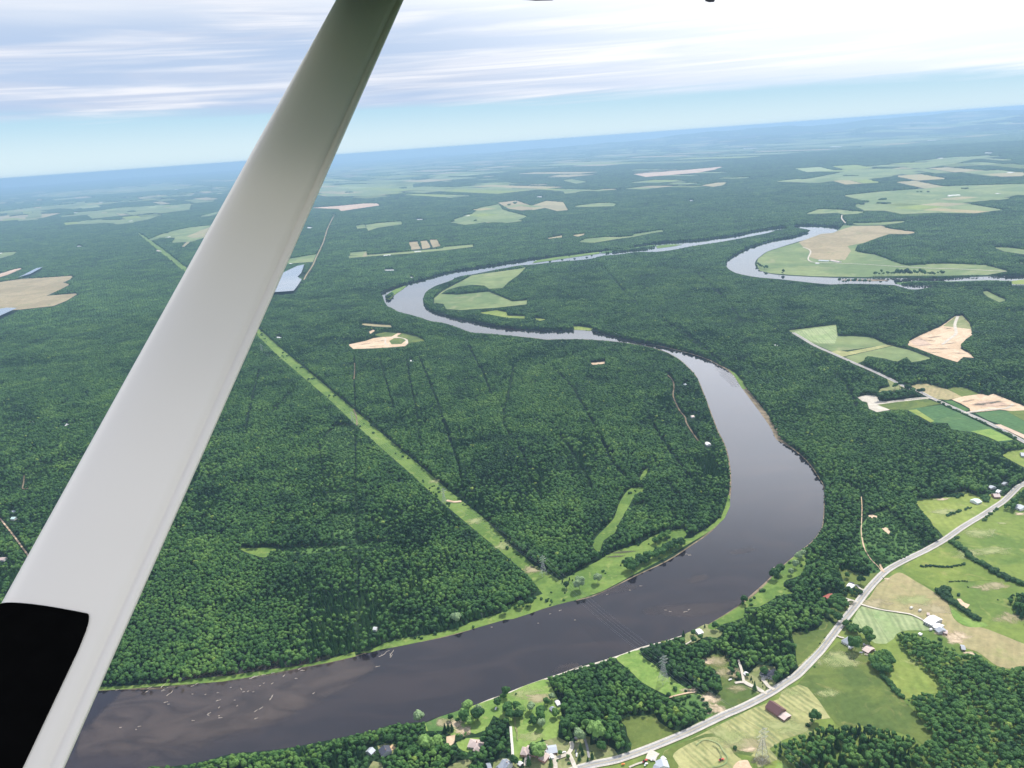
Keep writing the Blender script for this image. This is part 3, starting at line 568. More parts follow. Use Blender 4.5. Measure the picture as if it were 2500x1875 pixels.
sheet('grass_strip', 'T4', [(1560, 675), (1720, 655), (1905, 742), (1780, 757), (1700, 722)], 'lawn')
sheet('tan_field', 'T4', [(1070, 310), (1130, 292), (1200, 290), (1370, 335), (1500, 400), (1370, 420), (1290, 415), (1200, 370)], 'tan')
sheet('field', 'T4', [(1370, 332), (1420, 318), (1500, 320), (1560, 340), (1630, 372), (1500, 402)], 'darkfield')
sheet('sand_pit', 'T4', [(1405, 418), (1500, 392), (1640, 372), (1700, 385), (1745, 372), (1991, 470), (2300, 580), (2300, 640), (1991, 525), (1800, 500), (1560, 525), (1550, 490), (1480, 450)], 'sand')
sheet('bare_ground', 'T4', [(1560, 460), (1640, 430), (1760, 425), (1860, 455), (1800, 480), (1640, 475)], 'pink')
sheet('crop_field', 'T4', [(1590, 527), (1790, 505), (1850, 512), (1991, 592), (2300, 740), (2300, 860), (1991, 700), (1800, 620), (1700, 585)], 'crop')
sheet('field', 'T4', [(1850, 512), (1991, 505), (2300, 600), (2300, 720), (1991, 590)], 'darkfield')
sheet('bare_strip', 'T4', [(1740, 622), (1800, 620), (1991, 702), (2300, 850), (2300, 880), (1991, 735), (1850, 665)], 'pink')
sheet('brush', 'T4', [(1340, 425), (1410, 428), (1550, 500), (1510, 518)], 'brushland', 1)
sheet('clearing', 'T4', [(880, 250), (930, 262), (1020, 325), (940, 352), (850, 345), (800, 372), (830, 330), (905, 312)], 'yard')
for pts in ([(730, 1358), (760, 1350), (800, 1362), (790, 1382), (745, 1375)], [(840, 1462), (870, 1455), (900, 1472), (905, 1512), (875, 1495)]):
    sheet('bare_ground', 'T4', pts, 'sand', sm=2)
# --- upper right river loop
sheet('field', 'T5', [(-175, 655), (-165, 605), (-90, 548), (0, 518), (160, 472), (260, 440), (350, 415), (460, 388), (502, 362), (520, 332), (600, 335), (830, 335), (900, 360), (1135, 390), (1050, 405), (900, 405), (820, 430), (700, 475), (640, 492), (620, 540), (700, 560), (780, 570), (900, 612),
    (1000, 650), (1060, 660), (1270, 642), (1450, 645), (1680, 655), (1860, 705), (1700, 735), (1300, 742), (1000, 742), (700, 752), (300, 747), (100, 735), (-60, 722), (-150, 700)], 'farfield', z=.9)
sheet('brown_field', 'T5', [(165, 470), (350, 402), (440, 395), (520, 365), (600, 340), (840, 337), (900, 360), (1130, 390), (1050, 404), (900, 403), (820, 428), (700, 472), (560, 502), (590, 540), (540, 615), (430, 612), (330, 612), (250, 592), (255, 535), (205, 512)], 'soil', z=1.15)
for tl, nm, mt, pts in (('T5', 'field', 'farfield', [(220, 242), (330, 202), (480, 205), (600, 217), (700, 225), (640, 240), (530, 247), (480, 232), (300, 242)]),
    ('T5', 'field', 'farfield', [(530, 92), (720, 97), (900, 102), (1370, 88), (1340, 66), (1050, 50), (1200, 45), (1330, 15), (1470, 22), (1460, 50), (1700, 40), (1990, 45), (2300, 40), (2300, 70), (1991, 75), (1880, 100), (1700, 132), (1490, 152), (1830, 208), (1560, 237), (1300, 232), (1000, 243), (860, 215), (700, 215), (620, 177), (640, 157), (770, 142), (960, 150), (800, 125), (720, 105)]),
    ('T5', 'field', 'farfield', [(560, 317), (800, 312), (1050, 297), (1000, 312), (860, 330), (650, 332)]), ('T5', 'field', 'farfield', [(1740, 512), (1860, 515), (1991, 528), (2300, 545), (2300, 590), (1991, 570), (1830, 547)]),
    ('T5', 'field', 'farfield', [(1650, 872), (1690, 865), (1760, 900), (1850, 940), (1790, 957), (1700, 915)]), ('T5', 'field', 'farfield', [(1830, 620), (1991, 636), (2200, 645), (1991, 645)]),
    ('T6', 'field', 'farfield', [(370, 470), (430, 442), (600, 427), (700, 430), (810, 420), (820, 405), (1050, 370), (1070, 384), (960, 398), (830, 425), (650, 450), (500, 475)]),
    ('T6', 'bare_strip', 'fartan', [(30, 455), (140, 435), (240, 415), (248, 430), (150, 440)]), ('T6', 'bare_strip', 'fartan', [(320, 415), (420, 400), (435, 405), (370, 425)]),
    ('T6', 'field', 'farfield', [(245, 57), (360, 45), (355, 68), (260, 77)]), ('T6', 'field', 'fartan', [(0, 172), (110, 135), (250, 145), (290, 210), (200, 218), (100, 192), (0, 212)]), ('T6', 'field', 'farfield', [(340, 177), (500, 155), (620, 150), (680, 157), (660, 178), (360, 187)]),
    ('T6', 'field', 'lime', [(-20, 1082), (60, 1088), (120, 1095), (60, 1107)]), ('T6', 'bare_ground', 'sand', [(465, 1448), (590, 1436), (585, 1456), (490, 1464)]),
    ('T6', 'bare_ground', 'fartan', [(1365, 12), (1450, 8), (1490, -8), (1560, -12), (1550, 5), (1470, 22)]),
    ('L1', 'field', 'farfield', [(1195, 962), (1195, 925), (1240, 890), (1280, 862), (1350, 825), (1400, 795), (1500, 740), (1700, 712), (1900, 682), (1945, 670), (1870, 742), (1800, 790), (1750, 842), (1640, 850), (1600, 822), (1500, 817), (1400, 830), (1300, 858), (1250, 892), (1400, 895), (1500, 885), (1640, 872), (1760, 922), (1830, 952), (1950, 942), (1942, 975), (1700, 1002), (1400, 1022), (1290, 1012), (1270, 972)]),
    ('L1', 'field', 'hay2', [(1330, 905), (1500, 890), (1640, 874), (1760, 922), (1820, 950), (1940, 945), (1800, 985), (1600, 990), (1430, 940)]),
    ('L1', 'field', 'lime', [(1550, 1042), (1700, 1022), (1780, 1036), (1790, 1065), (1930, 1068), (1930, 1088), (1790, 1083), (1680, 1062)]),
    ('L1', 'tan_field', 'soil', [(988, 470), (1060, 465), (1085, 525), (1010, 532)]), ('L1', 'tan_field', 'soil', [(1080, 461), (1138, 457), (1168, 515), (1100, 527)]), ('L1', 'tan_field', 'soil', [(1155, 452), (1220, 449), (1248, 500), (1185, 515)]),
    ('L1', 'field', 'farfield', [(500, 583), (640, 575), (790, 563), (1000, 545), (1260, 520), (1270, 510), (1510, 488), (1515, 508), (1270, 537), (1000, 562), (780, 577), (500, 600)]), ('L1', 'field', 'farfield', [(510, 555), (650, 543), (625, 578), (510, 577)]),
    ('L1', 'tan_field', 'fartan', [(628, 555), (655, 548), (648, 585), (615, 590)]),
    ('L1', 'field', 'farfield', [(560, 337), (630, 325), (640, 354), (565, 362)]), ('L1', 'field', 'farfield', [(640, 330), (740, 315), (930, 300), (940, 325), (740, 352), (655, 380)]),
    ('L1', 'field', 'farfield', [(1350, 287), (1500, 242), (1560, 192), (1720, 162), (1750, 205), (1950, 262), (1810, 312), (1580, 307), (1390, 322)]), ('L1', 'tan_field', 'soil', [(1710, 150), (1860, 133), (1991, 177), (1991, 207), (1900, 213), (1800, 200)]),
    ('L1', 'tan_field', 'soil', [(1520, 255), (1700, 245), (1800, 300), (1620, 312)]), ('L1', 'bare_ground', 'pink', [(190, 192), (400, 178), (620, 157), (740, 155), (750, 172), (440, 218), (420, 200), (300, 197)]),
    ('L1', 'field', 'farfield', [(-60, 650), (0, 640), (20, 605), (240, 568), (212, 630)]), ('L1', 'pond', 'pond', [(-140, 800), (0, 722), (90, 680), (145, 668), (120, 740), (90, 770), (125, 790), (95, 840), (60, 885), (0, 890), (-140, 900)]),
    ('L1', 'field', 'farfield', [(260, 60), (280, 20), (500, 0), (1030, -10), (1030, 45), (900, 65), (700, 95), (480, 97), (330, 100)]), ('L1', 'field', 'farfield', [(1030, 48), (1400, 20), (1800, -10), (1800, 8), (1400, 30), (1040, 55)]),
    ('L1', 'field', 'farfield', [(1560, 40), (1700, 20), (1780, 15), (1870, 50), (1780, 62), (1640, 42)]),
    ('L1', 'sand_pit', 'sand', [(495, 1300), (640, 1270), (700, 1248), (780, 1238), (850, 1235), (900, 1205), (932, 1208), (890, 1232), (940, 1240), (985, 1262), (985, 1290), (960, 1312), (840, 1322), (700, 1330), (540, 1335)]),
    ('L1', 'grass_patch', 'darkfield', [(830, 1270), (870, 1248), (940, 1245), (965, 1265), (930, 1295), (850, 1298)]), ('L1', 'grass_patch', 'darkfield', [(700, 1218), (800, 1198), (900, 1207), (850, 1235), (760, 1238)]),
    ('L1', 'grass_patch', 'darkfield', [(895, 1235), (940, 1207), (1060, 1235), (1125, 1270), (985, 1288), (980, 1255)]), ('L1', 'bare_ground', 'sand', [(655, 1202), (700, 1178), (715, 1188), (680, 1212)]), ('L1', 'bare_ground', 'fartan', [(570, 1135), (640, 1128), (840, 1143), (855, 1160), (700, 1152)]),
    ('L2', 'tan_field', 'soil', [(-60, 975), (0, 960), (100, 945), (170, 935), (600, 908), (565, 940), (510, 965), (575, 975), (470, 1030), (375, 1072), (640, 1050), (540, 1112), (430, 1155), (180, 1182), (0, 1195), (-60, 1200)]),
    ('L2', 'pond', 'pond', [(180, 925), (300, 862), (352, 853), (250, 910), (150, 938)]), ('L2', 'bare_ground', 'pink', [(-50, 910), (0, 892), (120, 855), (205, 840), (60, 902), (-50, 935)]), ('L2', 'pond', 'pond', [(-60, 1220), (0, 1200), (60, 1190), (145, 1192), (0, 1260), (-60, 1285)]),
    ('L2', 'field', 'farfield', [(1195, 618), (1300, 575), (1400, 545), (1530, 517), (1720, 498), (1680, 592), (1560, 632), (1390, 642), (1420, 600), (1300, 600), (1230, 622)]), ('L2', 'tan_field', 'fartan', [(1510, 590), (1620, 545), (1725, 503), (1680, 592), (1570, 602)]), ('L2', 'bare_strip', 'fartan', [(1465, 675), (1550, 605), (1575, 605), (1495, 672)]),
    ('L2', 'field', 'farfield', [(-60, 735), (0, 722), (145, 712), (100, 740), (0, 768), (-60, 780)]), ('L2', 'field', 'farfield', [(250, 268), (330, 245), (500, 225), (900, 203), (1200, 182), (1350, 160), (1450, 180), (1730, 178), (1400, 210), (900, 245), (700, 250), (500, 270)]),
    ('L2', 'field', 'farfield', [(-60, 395), (300, 350), (700, 315), (1000, 308), (700, 350), (600, 367), (480, 362), (300, 382), (-60, 410)]), ('L2', 'field', 'fartan', [(-60, 448), (150, 420), (300, 408), (500, 400), (350, 438), (200, 450), (-60, 468)]),
    ('L2', 'field', 'farfield', [(580, 397), (760, 385), (950, 358), (1200, 343), (1550, 328), (1540, 372), (1300, 402), (1100, 390), (900, 407), (640, 412)]), ('L2', 'field', 'farfield', [(520, 492), (700, 458), (1000, 455), (1240, 418), (1320, 410), (1200, 452), (1100, 470), (1000, 487), (850, 480), (750, 488)]),
    ('L2', 'field', 'farfield', [(1610, 432), (1640, 420), (1800, 380), (1780, 400), (1700, 425)]), ('L8', 'bare_ground', 'pink', [(805, 627), (1000, 612), (1130, 600), (1095, 612), (1040, 622), (850, 638)]), ('L8', 'bare_ground', 'fartan', [(1050, 668), (1110, 658), (1145, 657), (1120, 670)]),
    ('L8', 'field', 'farfield', [(550, 650), (580, 645), (640, 655), (600, 662)]), ('L8', 'field', 'farfield', [(1340, 655), (1450, 642), (1600, 612), (1700, 607), (1850, 612), (1800, 622), (1700, 640), (1560, 648), (1470, 660)]), ('L8', 'field', 'farfield', [(1780, 605), (1900, 575), (2100, 558), (1960, 590), (1850, 608)]),
    ('L8', 'field', 'farfield', [(1560, 705), (1700, 690), (1850, 680), (1960, 670), (2300, 660), (2300, 690), (2020, 705), (1700, 740)]), ('L8', 'field', 'fartan', [(2060, 628), (2212, 620), (2212, 635), (2130, 637)])):
    sheet(nm, tl, pts, mt)
# scattered farm lots far off, long narrow strips along the old survey lines
lots = {}
def belt(tile, pts, ang, p, lw=(140, 420), ll=(500, 1500)):
    P = nat(tile, pts); G = np.array([ground(*q) for q in P]); c, s = math.cos(ang), math.sin(ang)
    U = G[:, 0] * c + G[:, 1] * s; V = -G[:, 0] * s + G[:, 1] * c
    v = V.min()
    B = np.array(P)
    while v < V.max():
        dv = random.uniform(*ll); u = U.min()
        while u < U.max():
            du = random.uniform(*lw)
            if random.random() < p:
                cu, cv = u + du / 2, v + dv / 2; x = cu * c - cv * s; y = cu * s + cv * c
                px, py, _ = project(np.array([x]), np.array([y]), np.array([0.])); px, py = px[0], py[0]
                ins = False; j = len(B) - 1
                for i in range(len(B)):
                    if (B[i, 1] > py) != (B[j, 1] > py) and px < (B[j, 0] - B[i, 0]) * (py - B[i, 1]) / (B[j, 1] - B[i, 1]) + B[i, 0]: ins = not ins
                    j = i
                if ins:
                    q = [(u + 6, v + 10), (u + du - 6, v + 10), (u + du - 6, v + dv - 10), (u + 6, v + dv - 10)]
                    if random.random() < .5: q[2] = (q[2][0] - du * random.random() * .7, q[2][1])
                    q = [(a * c - b * s, a * s + b * c) for a, b in q]
                    pr = [tuple(float(k[0]) for k in project(np.array([a]), np.array([b]), np.array([0.]))[:2]) for a, b in q]
                    fill(pr, 1); far = math.hypot(x, y)
                    mt = random.choices(['farfield', 'fartan', 'darkfield', 'lime', 'tan', 'hay2'], [5, 1.6, 2, 1.5, .7, .8])[0]
                    lots.setdefault(mt, []).append([(a, b, float(hills(np.array(a), np.array(b))) + 1 + far / 6000.) for a, b in q])
            u += du
        v += dv
belt('L8', [(-600, 590), (0, 560), (500, 540), (1000, 512), (1500, 490), (2212, 430), (2300, 425), (2300, 470), (1500, 545), (1000, 585), (600, 632), (400, 690), (0, 690), (-420, 700)], R_(28), .42, (300, 800), (700, 2600))
belt('L8', [(1250, 600), (1700, 575), (2300, 560), (2300, 655), (1900, 690), (1400, 690)], R_(-12), .25)
belt('L7', [(0, 1040), (400, 1010), (900, 935), (1160, 900), (1100, 960), (800, 1050), (400, 1070), (0, 1095)], R_(30), .28)
belt('L7', [(0, 960), (300, 930), (1160, 850), (1160, 890), (300, 990), (0, 1000)], R_(30), .3, (300, 900), (900, 2500))
belt('L7', [(1560, 830), (1700, 800), (2212, 770), (2212, 960), (1900, 970), (1560, 960)], R_(30), .4, (250, 600), (700, 2000))
belt('L8', [(0, 560), (700, 505), (1400, 455), (2300, 400), (2300, 425), (1500, 480), (700, 530), (0, 585)], R_(20), .20, (500, 1500), (1500, 5000))
belt('T5', [(530, 90), (900, 100), (1350, 75), (1330, 15), (1990, 45), (2300, 45), (1880, 100), (1490, 150), (1830, 208), (1560, 237), (860, 215), (640, 175)], R_(20), .55, (120, 320), (200, 700))
belt('L8', [(1340, 655), (1600, 605), (1900, 575), (2100, 558), (1850, 612), (1700, 640)], R_(25), .55, (150, 400), (300, 900))
belt('L1', [(1350, 287), (1500, 242), (1560, 192), (1720, 155), (1991, 175), (1950, 262), (1810, 312), (1390, 322)], R_(24), .6, (110, 260), (160, 500))
belt('L1', [(260, 70), (280, 20), (500, 0), (1030, -10), (1030, 45), (700, 95), (330, 100)], R_(24), .6, (160, 380), (300, 900))
belt('L2', [(250, 268), (330, 245), (900, 203), (1350, 160), (1730, 178), (900, 245)], R_(30), .6, (200, 500), (400, 1200))
belt('L2', [(-60, 405), (300, 350), (1000, 308), (600, 367), (300, 382)], R_(30), .6, (150, 400), (300, 900))
belt('L2', [(580, 397), (950, 358), (1550, 328), (1300, 402), (900, 407)], R_(30), .6, (120, 350), (250, 800))
belt('L2', [(520, 492), (700, 458), (1320, 410), (1000, 487)], R_(30), .6, (120, 300), (250, 700))
belt('L2', [(0, 300), (700, 280), (1800, 210), (1800, 300), (1000, 300), (0, 345)], R_(30), .16, (150, 400), (500, 1500))
belt('L1', [(900, 250), (1500, 170), (1500, 240), (1000, 300)], R_(24), .10, (100, 250), (200, 600)); belt('L8', [(0, 640), (900, 600), (1300, 640), (900, 690), (0, 737)], R_(28), .10, (150, 350), (300, 900))
def woodlot(tile, c, w_, h_):
    (cx, cy), = nat(tile, [c]); s = TILE[tile][2]; fill([(cx + w_ / s * math.cos(a) * random.uniform(.8, 1.1), cy + h_ / s * math.sin(a) * random.uniform(.8, 1.1)) for a in np.linspace(0, 6.1, 14)], 0)
for tl, lst in (('T5', [((700, 137), 75, 9), ((860, 152), 95, 10), ((850, 112), 25, 4), ((960, 104), 40, 4), ((1280, 160), 45, 4), ((1060, 200), 30, 3), ((1250, 206), 110, 4), ((1600, 212), 55, 6), ((1420, 215), 20, 3), ((1660, 84), 22, 3), ((1790, 74), 50, 5), ((1540, 84), 30, 3), ((820, 222), 90, 4), ((1330, 230), 12, 6),
        ((600, 340), 24, 5), ((780, 326), 30, 5)]), ('L1', [((505, 64), 40, 8), ((945, 28), 35, 9), ((1620, 238), 60, 4), ((1750, 225), 60, 4), ((1840, 215), 40, 4), ((1430, 293), 35, 5), ((1530, 292), 45, 6), ((1850, 150), 14, 12), ((1800, 165), 14, 10), ((1680, 190), 40, 3)]),
        ('L8', [((1600, 632), 60, 3), ((1720, 620), 50, 2), ((1500, 650), 25, 2), ((1850, 690), 50, 3), ((1700, 718), 45, 3), ((2000, 678), 30, 3), ((1640, 735), 40, 2)]), ('L2', [((700, 230), 60, 4), ((1070, 385), 40, 8), ((900, 380), 60, 3), ((1180, 375), 30, 3), ((800, 470), 50, 4), ((450, 355), 40, 4), ((1250, 360), 25, 3), ((1100, 195), 80, 3), ((1430, 602), 30, 6), ((1560, 597), 50, 7), ((1340, 560), 40, 4)])):
    for c, a, b in lst: woodlot(tl, c, a, b)
for mt, qs in lots.items():
    vs = [p for q in qs for p in q]
    o = mesh_obj('distant_fields', vs, [tuple(range(4 * i, 4 * i + 4)) for i in range(len(qs))], M[mt]); tag(o, kind='structure')
# --- roads and tracks
ribbon('road_shoulder', ROAD, 11.5, 'gravel', 1.0, 1, 4, fillw=13)
ribbon('road', ROAD, 8.6, 'asphalt', 1.04, None, 4)
def offset_line(pts, off, wdt, mat, z, name, dash=None):
    P = smooth(pts, 4, False); G = np.array([ground(*p) for p in P]); T = np.gradient(G, axis=0); T /= np.linalg.norm(T, axis=1)[:, None]; Nn = np.stack([-T[:, 1], T[:, 0]], 1)
    C = G + Nn * off; vs = []
    for i in range(len(C)):
        for s_ in (-.5, .5): vs.append((*(C[i] + Nn[i] * s_ * wdt), z))
    fs = [(2 * i + 1, 2 * i, 2 * i + 2, 2 * i + 3) for i in range(len(C) - 1)]
    o = mesh_obj(name, vs, fs, M[mat]); tag(o, kind='structure')
    if o.data.polygons[0].normal.z < 0: o.data.flip_normals()
offset_line(ROAD, 3.6, .3, 'paint', 1.05, 'road_marking'); offset_line(ROAD, -3.6, .3, 'paint', 1.05, 'road_marking')
offset_line(ROAD, .16, .14, 'yellow_paint', 1.05, 'road_marking'); offset_line(ROAD, -.16, .14, 'yellow_paint', 1.05, 'road_marking')
ribbon('road_shoulder', ROAD2, 12, 'gravel', 1.0, 1, 4, fillw=14); ribbon('road', ROAD2, 8.5, 'asphalt', 1.05, None, 4)
ribbon('road', [(390, 240), (335, 350), (315, 410), (300, 460), (270, 530), (240, 590), (215, 650), (190, 690), (160, 735), (140, 775)], 9, 'soil', 1.9, 1, 4, 'L1', fillw=22)
ribbon('road', [(515, 250), (515, 280), (545, 315)], 9, 'gravel', 2.2, 1, 4, 'T5', fillw=20)
for tl, wd, pts, mt, v in (('T4', 1.6, [(672, 1200), (678, 1300), (675, 1400), (672, 1500), (685, 1570), (700, 1630)], 'sand', 1), ('T3', 1.5, [(585, 0), (600, 100), (650, 190), (700, 240), (730, 280)], 'sand', 1),
        ('T5', 7, [(200, 512), (262, 542), (243, 600), (255, 625), (310, 637), (480, 642), (700, 652), (900, 665), (1200, 682), (1500, 692), (1850, 710)], 'gravel', 1), ('T5', 9, [(1456, 1070), (1430, 1140), (1440, 1210), (1380, 1260), (1330, 1300)], 'gravel', 1),
        ('L4', 3.5, [(1537, 0), (1560, 60), (1565, 130)], 'bank', 1), ('L6', 7, [(250, 892), (300, 902), (350, 898)], 'sand', 1), ('L3', 3, [(0, 1290), (40, 1340), (80, 1390), (110, 1430), (190, 1540), (210, 1570)], 'sand', 1), ('L3', 3, [(165, 1000), (160, 1050), (155, 1090), (200, 1085)], 'bank', 1),
        ('L6', 3.5, [(1735, 40), (1775, 80), (1785, 130), (1780, 190), (1820, 280), (1860, 330), (1870, 370), (1920, 450), (1950, 490)], 'bank', 1), ('L1', 3, [(550, 1450), (552, 1500), (545, 1580)], 'bank', 1), ('L1', 6, [(845, 1240), (900, 1243), (950, 1252), (978, 1275), (960, 1300)], 'gravel', 1),
        ('L1', 6, [(800, 1250), (800, 1290), (830, 1310)], 'gravel', 1), ('L1', 8, [(1200, 965), (1215, 920), (1260, 875), (1330, 835), (1395, 800)], 'hay', 1), ('T4', 7, [(1500, 530), (1560, 520), (1700, 500), (1850, 488), (1900, 455)], 'gravel', 1),
        ('T4', 6, [(800, 440), (900, 435), (1000, 422), (1100, 410), (1200, 405), (1260, 415)], 'gravel', 1),
        ('M4', 3.2, [(620, 755), (750, 795), (900, 830), (1100, 860), (1250, 885), (1350, 925), (1450, 980), (1530, 1040), (1620, 1090)], 'gravel', 1), ('M4', 3, [(320, 1155), (380, 1180), (420, 1185)], 'gravel', 1),
        ('M4', 3, [(590, 735), (500, 705), (420, 680)], 'gravel', 1), ('M4', 3, [(520, 790), (455, 770), (445, 735), (480, 710), (540, 712)], 'gravel', 1), ('M4', 3.4, [(870, 250), (900, 320), (925, 350)], 'sand', 1), ('M4', 3, [(570, 510), (620, 560), (670, 580)], 'gravel', 1),
        ('M1', 3.2, [(240, 1150), (250, 1300), (262, 1430), (265, 1525)], 'paint2', 1), ('M1', 1.6, [(285, 900), (290, 1000), (298, 1150), (318, 1220), (325, 1320)], 'yard', 1), ('M1', 3, [(1160, 1300), (1195, 1420), (1215, 1540)], 'asphalt', 1),
        ('M1', 5, [(990, 1340), (1005, 1400), (960, 1480), (880, 1520), (800, 1540), (760, 1500)], 'gravel', 1), ('M1', 5, [(960, 1480), (1000, 1560), (1030, 1630), (1060, 1700)], 'gravel', 1), ('M1', 5, [(760, 1500), (790, 1580), (800, 1700)], 'gravel', 1),
        ('M1', 7, [(465, 1480), (450, 1550), (440, 1640)], 'gravel', 1), ('M3', 3.4, [(520, 320), (550, 400), (575, 500), (590, 590)], 'gravel', 1), ('M3', 6, [(590, 590), (660, 630), (740, 665), (830, 720)], 'gravel', 1), ('M3', 4, [(830, 720), (880, 745)], 'gravel', 1),
        ('M3', 5, [(970, 690), (900, 650), (860, 600), (830, 560), (880, 520), (960, 490)], 'gravel', 1), ('M3', 4, [(590, 600), (540, 598), (480, 608)], 'gravel', 1), ('M5', 12, [(440, 1490), (410, 1530), (390, 1580)], 'gravel', 1), ('M5', 2.5, [(160, 1659), (240, 1625), (320, 1600)], 'gravel', 1),
        ('M5', 2.5, [(590, 905), (680, 880), (780, 858), (870, 845)], 'sand', 1), ('M5', 2, [(770, 330), (830, 295), (880, 270)], 'gravel', 1), ('M5', 4, [(845, 178), (880, 200), (930, 232)], 'paint2', 1),
        ('M3', 1.2, [(0, 1380), (80, 1320), (180, 1325), (280, 1370), (330, 1450), (385, 1530), (370, 1600), (300, 1640), (200, 1659)], 'hay2', 1), ('M3', 1.2, [(200, 1385), (260, 1420), (300, 1490), (320, 1560)], 'yard', 1), ('T3', 1.5, [(140, 950), (250, 850), (330, 760)], 'hay', 1)):
    if mt == 'paint2':
        if 'conc' not in M: M['conc'] = plain('pale concrete', (.6, .58, .54), .8, .1, .5)
        mt = 'conc'
    far = math.hypot(*ground(*nat(tl, [pts[0]])[0])); LEVEL[0] += 1
    ribbon('dirt_track' if mt in ('sand', 'yard', 'hay', 'hay2') else 'driveway', pts, wd, mt, 0.7 + .003 * LEVEL[0] + (1.5 if far > 4500 else 0), v, 4, tl, fillw=wd + (2.5 if far < 3000 else 14))
patch('flower_bed', 'M4', (498, 750), 7, 'scour', squash=.7, z=1.5)
for tl, c, r, mt, sq, an in (('T5', (1200, 1265), 22, 'scour', .16, -.6), ('T5', (1170, 1305), 26, 'scour', .1, .0), ('T5', (1260, 1365), 16, 'scour', .2, -.4), ('T5', (1260, 1240), 24, 'faint_', .3, .2), ('T5', (1400, 1290), 20, 'scour', .15, .1), ('T5', (1310, 1335), 34, 'faint_', .2, -.2), ('T5', (1480, 1370), 22, 'faint_', .3, -.3),
        ('T5', (1380, 1170), 14, 'scour', .3, .3), ('T4', (1650, 455), 26, 'scour', .3, .1), ('T4', (1760, 440), 22, 'scour', .3, .2), ('T4', (1540, 430), 22, 'faint_', .2, .3), ('T4', (1850, 470), 24, 'faint_', .2, -.2), ('L1', (640, 1295), 30, 'faint_', .2, .3), ('L1', (760, 1270), 24, 'scour', .15, .3), ('L1', (700, 1315), 24, 'scour', .12, .2)):
    patch('rutted_soil', tl, c, r, 'dirtp' if mt == 'faint_' else mt, squash=sq, ang=an)
# ------------------------------------------------------------------ buildings
for nm, c in dict(roof_grey=(.30, .33, .38), roof_blue=(.42, .46, .52), roof_pink=(.50, .40, .37), roof_dark=(.045, .05, .075), roof_red=(.38, .10, .07), roof_brown=(.13, .06, .06), roof_white=(.70, .70, .71), roof_teal=(.55, .72, .70),
                  wall_white=(.72, .72, .70), wall_cream=(.58, .52, .42), wall_brick=(.40, .22, .16), wall_wood=(.22, .13, .10), wall_grey=(.42, .42, .43), window=(.04, .05, .07), door=(.30, .20, .15), wood_new=(.62, .42, .24)).items():
    M[nm] = plain(nm.replace('_', ' '), c, .55 if 'roof' in nm else .75, .15, .8)
M['glass'] = plain('dark glass', (.03, .04, .06), .1, .1); M['tyre'] = plain('black rubber', (.02, .02, .02), .9, .1)
M['steel'] = plain('galvanised steel', (.42, .43, .45), .45, .15, 1, .3); M['wire'] = plain('aluminium cable', (.45, .46, .48), .4, .05, 1, .5)
M['log'] = plain('bleached driftwood', (.52, .46, .39), .8, .3, 2)
def gable(mb, L, Wd, h, rh, m=0, over=.5, th=.25):
    a, b = L / 2 + over, Wd / 2 + over; z = h - over * rh / (Wd / 2)
    vs = [(-a, -b, z), (a, -b, z), (a, 0, h + rh), (-a, 0, h + rh), (-a, b, z), (a, b, z)]
    vs += [(x, y, zz - th) for x, y, zz in vs]
    mb.add(vs, [(0, 1, 2, 3), (3, 2, 5, 4), (7, 6, 9, 8), (8, 9, 10, 11), (0, 6, 7, 1), (4, 5, 11, 10), (0, 3, 9, 6), (3, 4, 10, 9), (1, 7, 8, 2), (2, 8, 11, 5)], m)
def hip(mb, L, Wd, h, rh, m=0, over=.5):
    a, b = L / 2 + over, Wd / 2 + over; r = max(L / 2 - Wd / 2, .3); z = h - .1
    vs = [(-a, -b, z), (a, -b, z), (a, b, z), (-a, b, z), (-r, 0, h + rh), (r, 0, h + rh)]
    mb.add(vs, [(0, 1, 5, 4), (1, 2, 5), (2, 3, 4, 5), (3, 0, 4), (3, 2, 1, 0)], m)
def gable_walls(mb, L, Wd, h, rh, gab=True):
    mb.box(-L / 2, L / 2, -Wd / 2, Wd / 2, 0, h - .05)
    if gab:
        for x in (-L / 2, L / 2):
            q = .02 if x > 0 else -.02; mb.add([(x - q, -Wd / 2, h - .05), (x - q, Wd / 2, h - .05), (x - q, 0, h + rh - .15), (x - q * 6, -Wd / 2, h - .05), (x - q * 6, Wd / 2, h - .05), (x - q * 6, 0, h + rh - .15)], [(0, 1, 2), (3, 5, 4), (0, 2, 5, 3), (1, 4, 5, 2)])
def wing(parent, L, Wd, h, rh, roof, wall, kind='gable', off=(0, 0), rz=0, nwin=2, door=True, chim=False, z0=0.0):
    T = Matrix.Translation((off[0], off[1], z0)) @ Matrix.Rotation(rz, 4, 'Z')
    def put(mb, name, mat, par):
        mb.v = [tuple(T @ Vector(v)) for v in mb.v]; return mb.obj(name, M[mat], par)
    wmb = MB(); gable_walls(wmb, L, Wd, h, rh, kind == 'gable'); put(wmb, 'wall', wall, parent)
    r = MB(); (gable if kind == 'gable' else hip)(r, L, Wd, h, rh); ro = put(r, 'roof', roof, parent)
    if chim:
        c = MB(); c.box(L * .18, L * .18 + .9, -.45, .45, h + rh * .5, h + rh + 1.1); put(c, 'chimney', 'wall_brick', ro)
    for side in (-1, 1):
        for k in range(nwin):
            x = (k + .5) / nwin * L - L / 2; y = side * (Wd / 2 + .04)
            g = MB(); g.box(x - .7, x + .7, min(y, y - side * .1), max(y, y - side * .1), 1.1, 2.3); f = put(g, 'window', 'window', parent)
    if door:
        g = MB(); g.box(L * .12, L * .12 + 1.1, -Wd / 2 - .08, -Wd / 2 + .05, .1, 2.2); put(g, 'door', 'door', parent)
LASTL = [0]
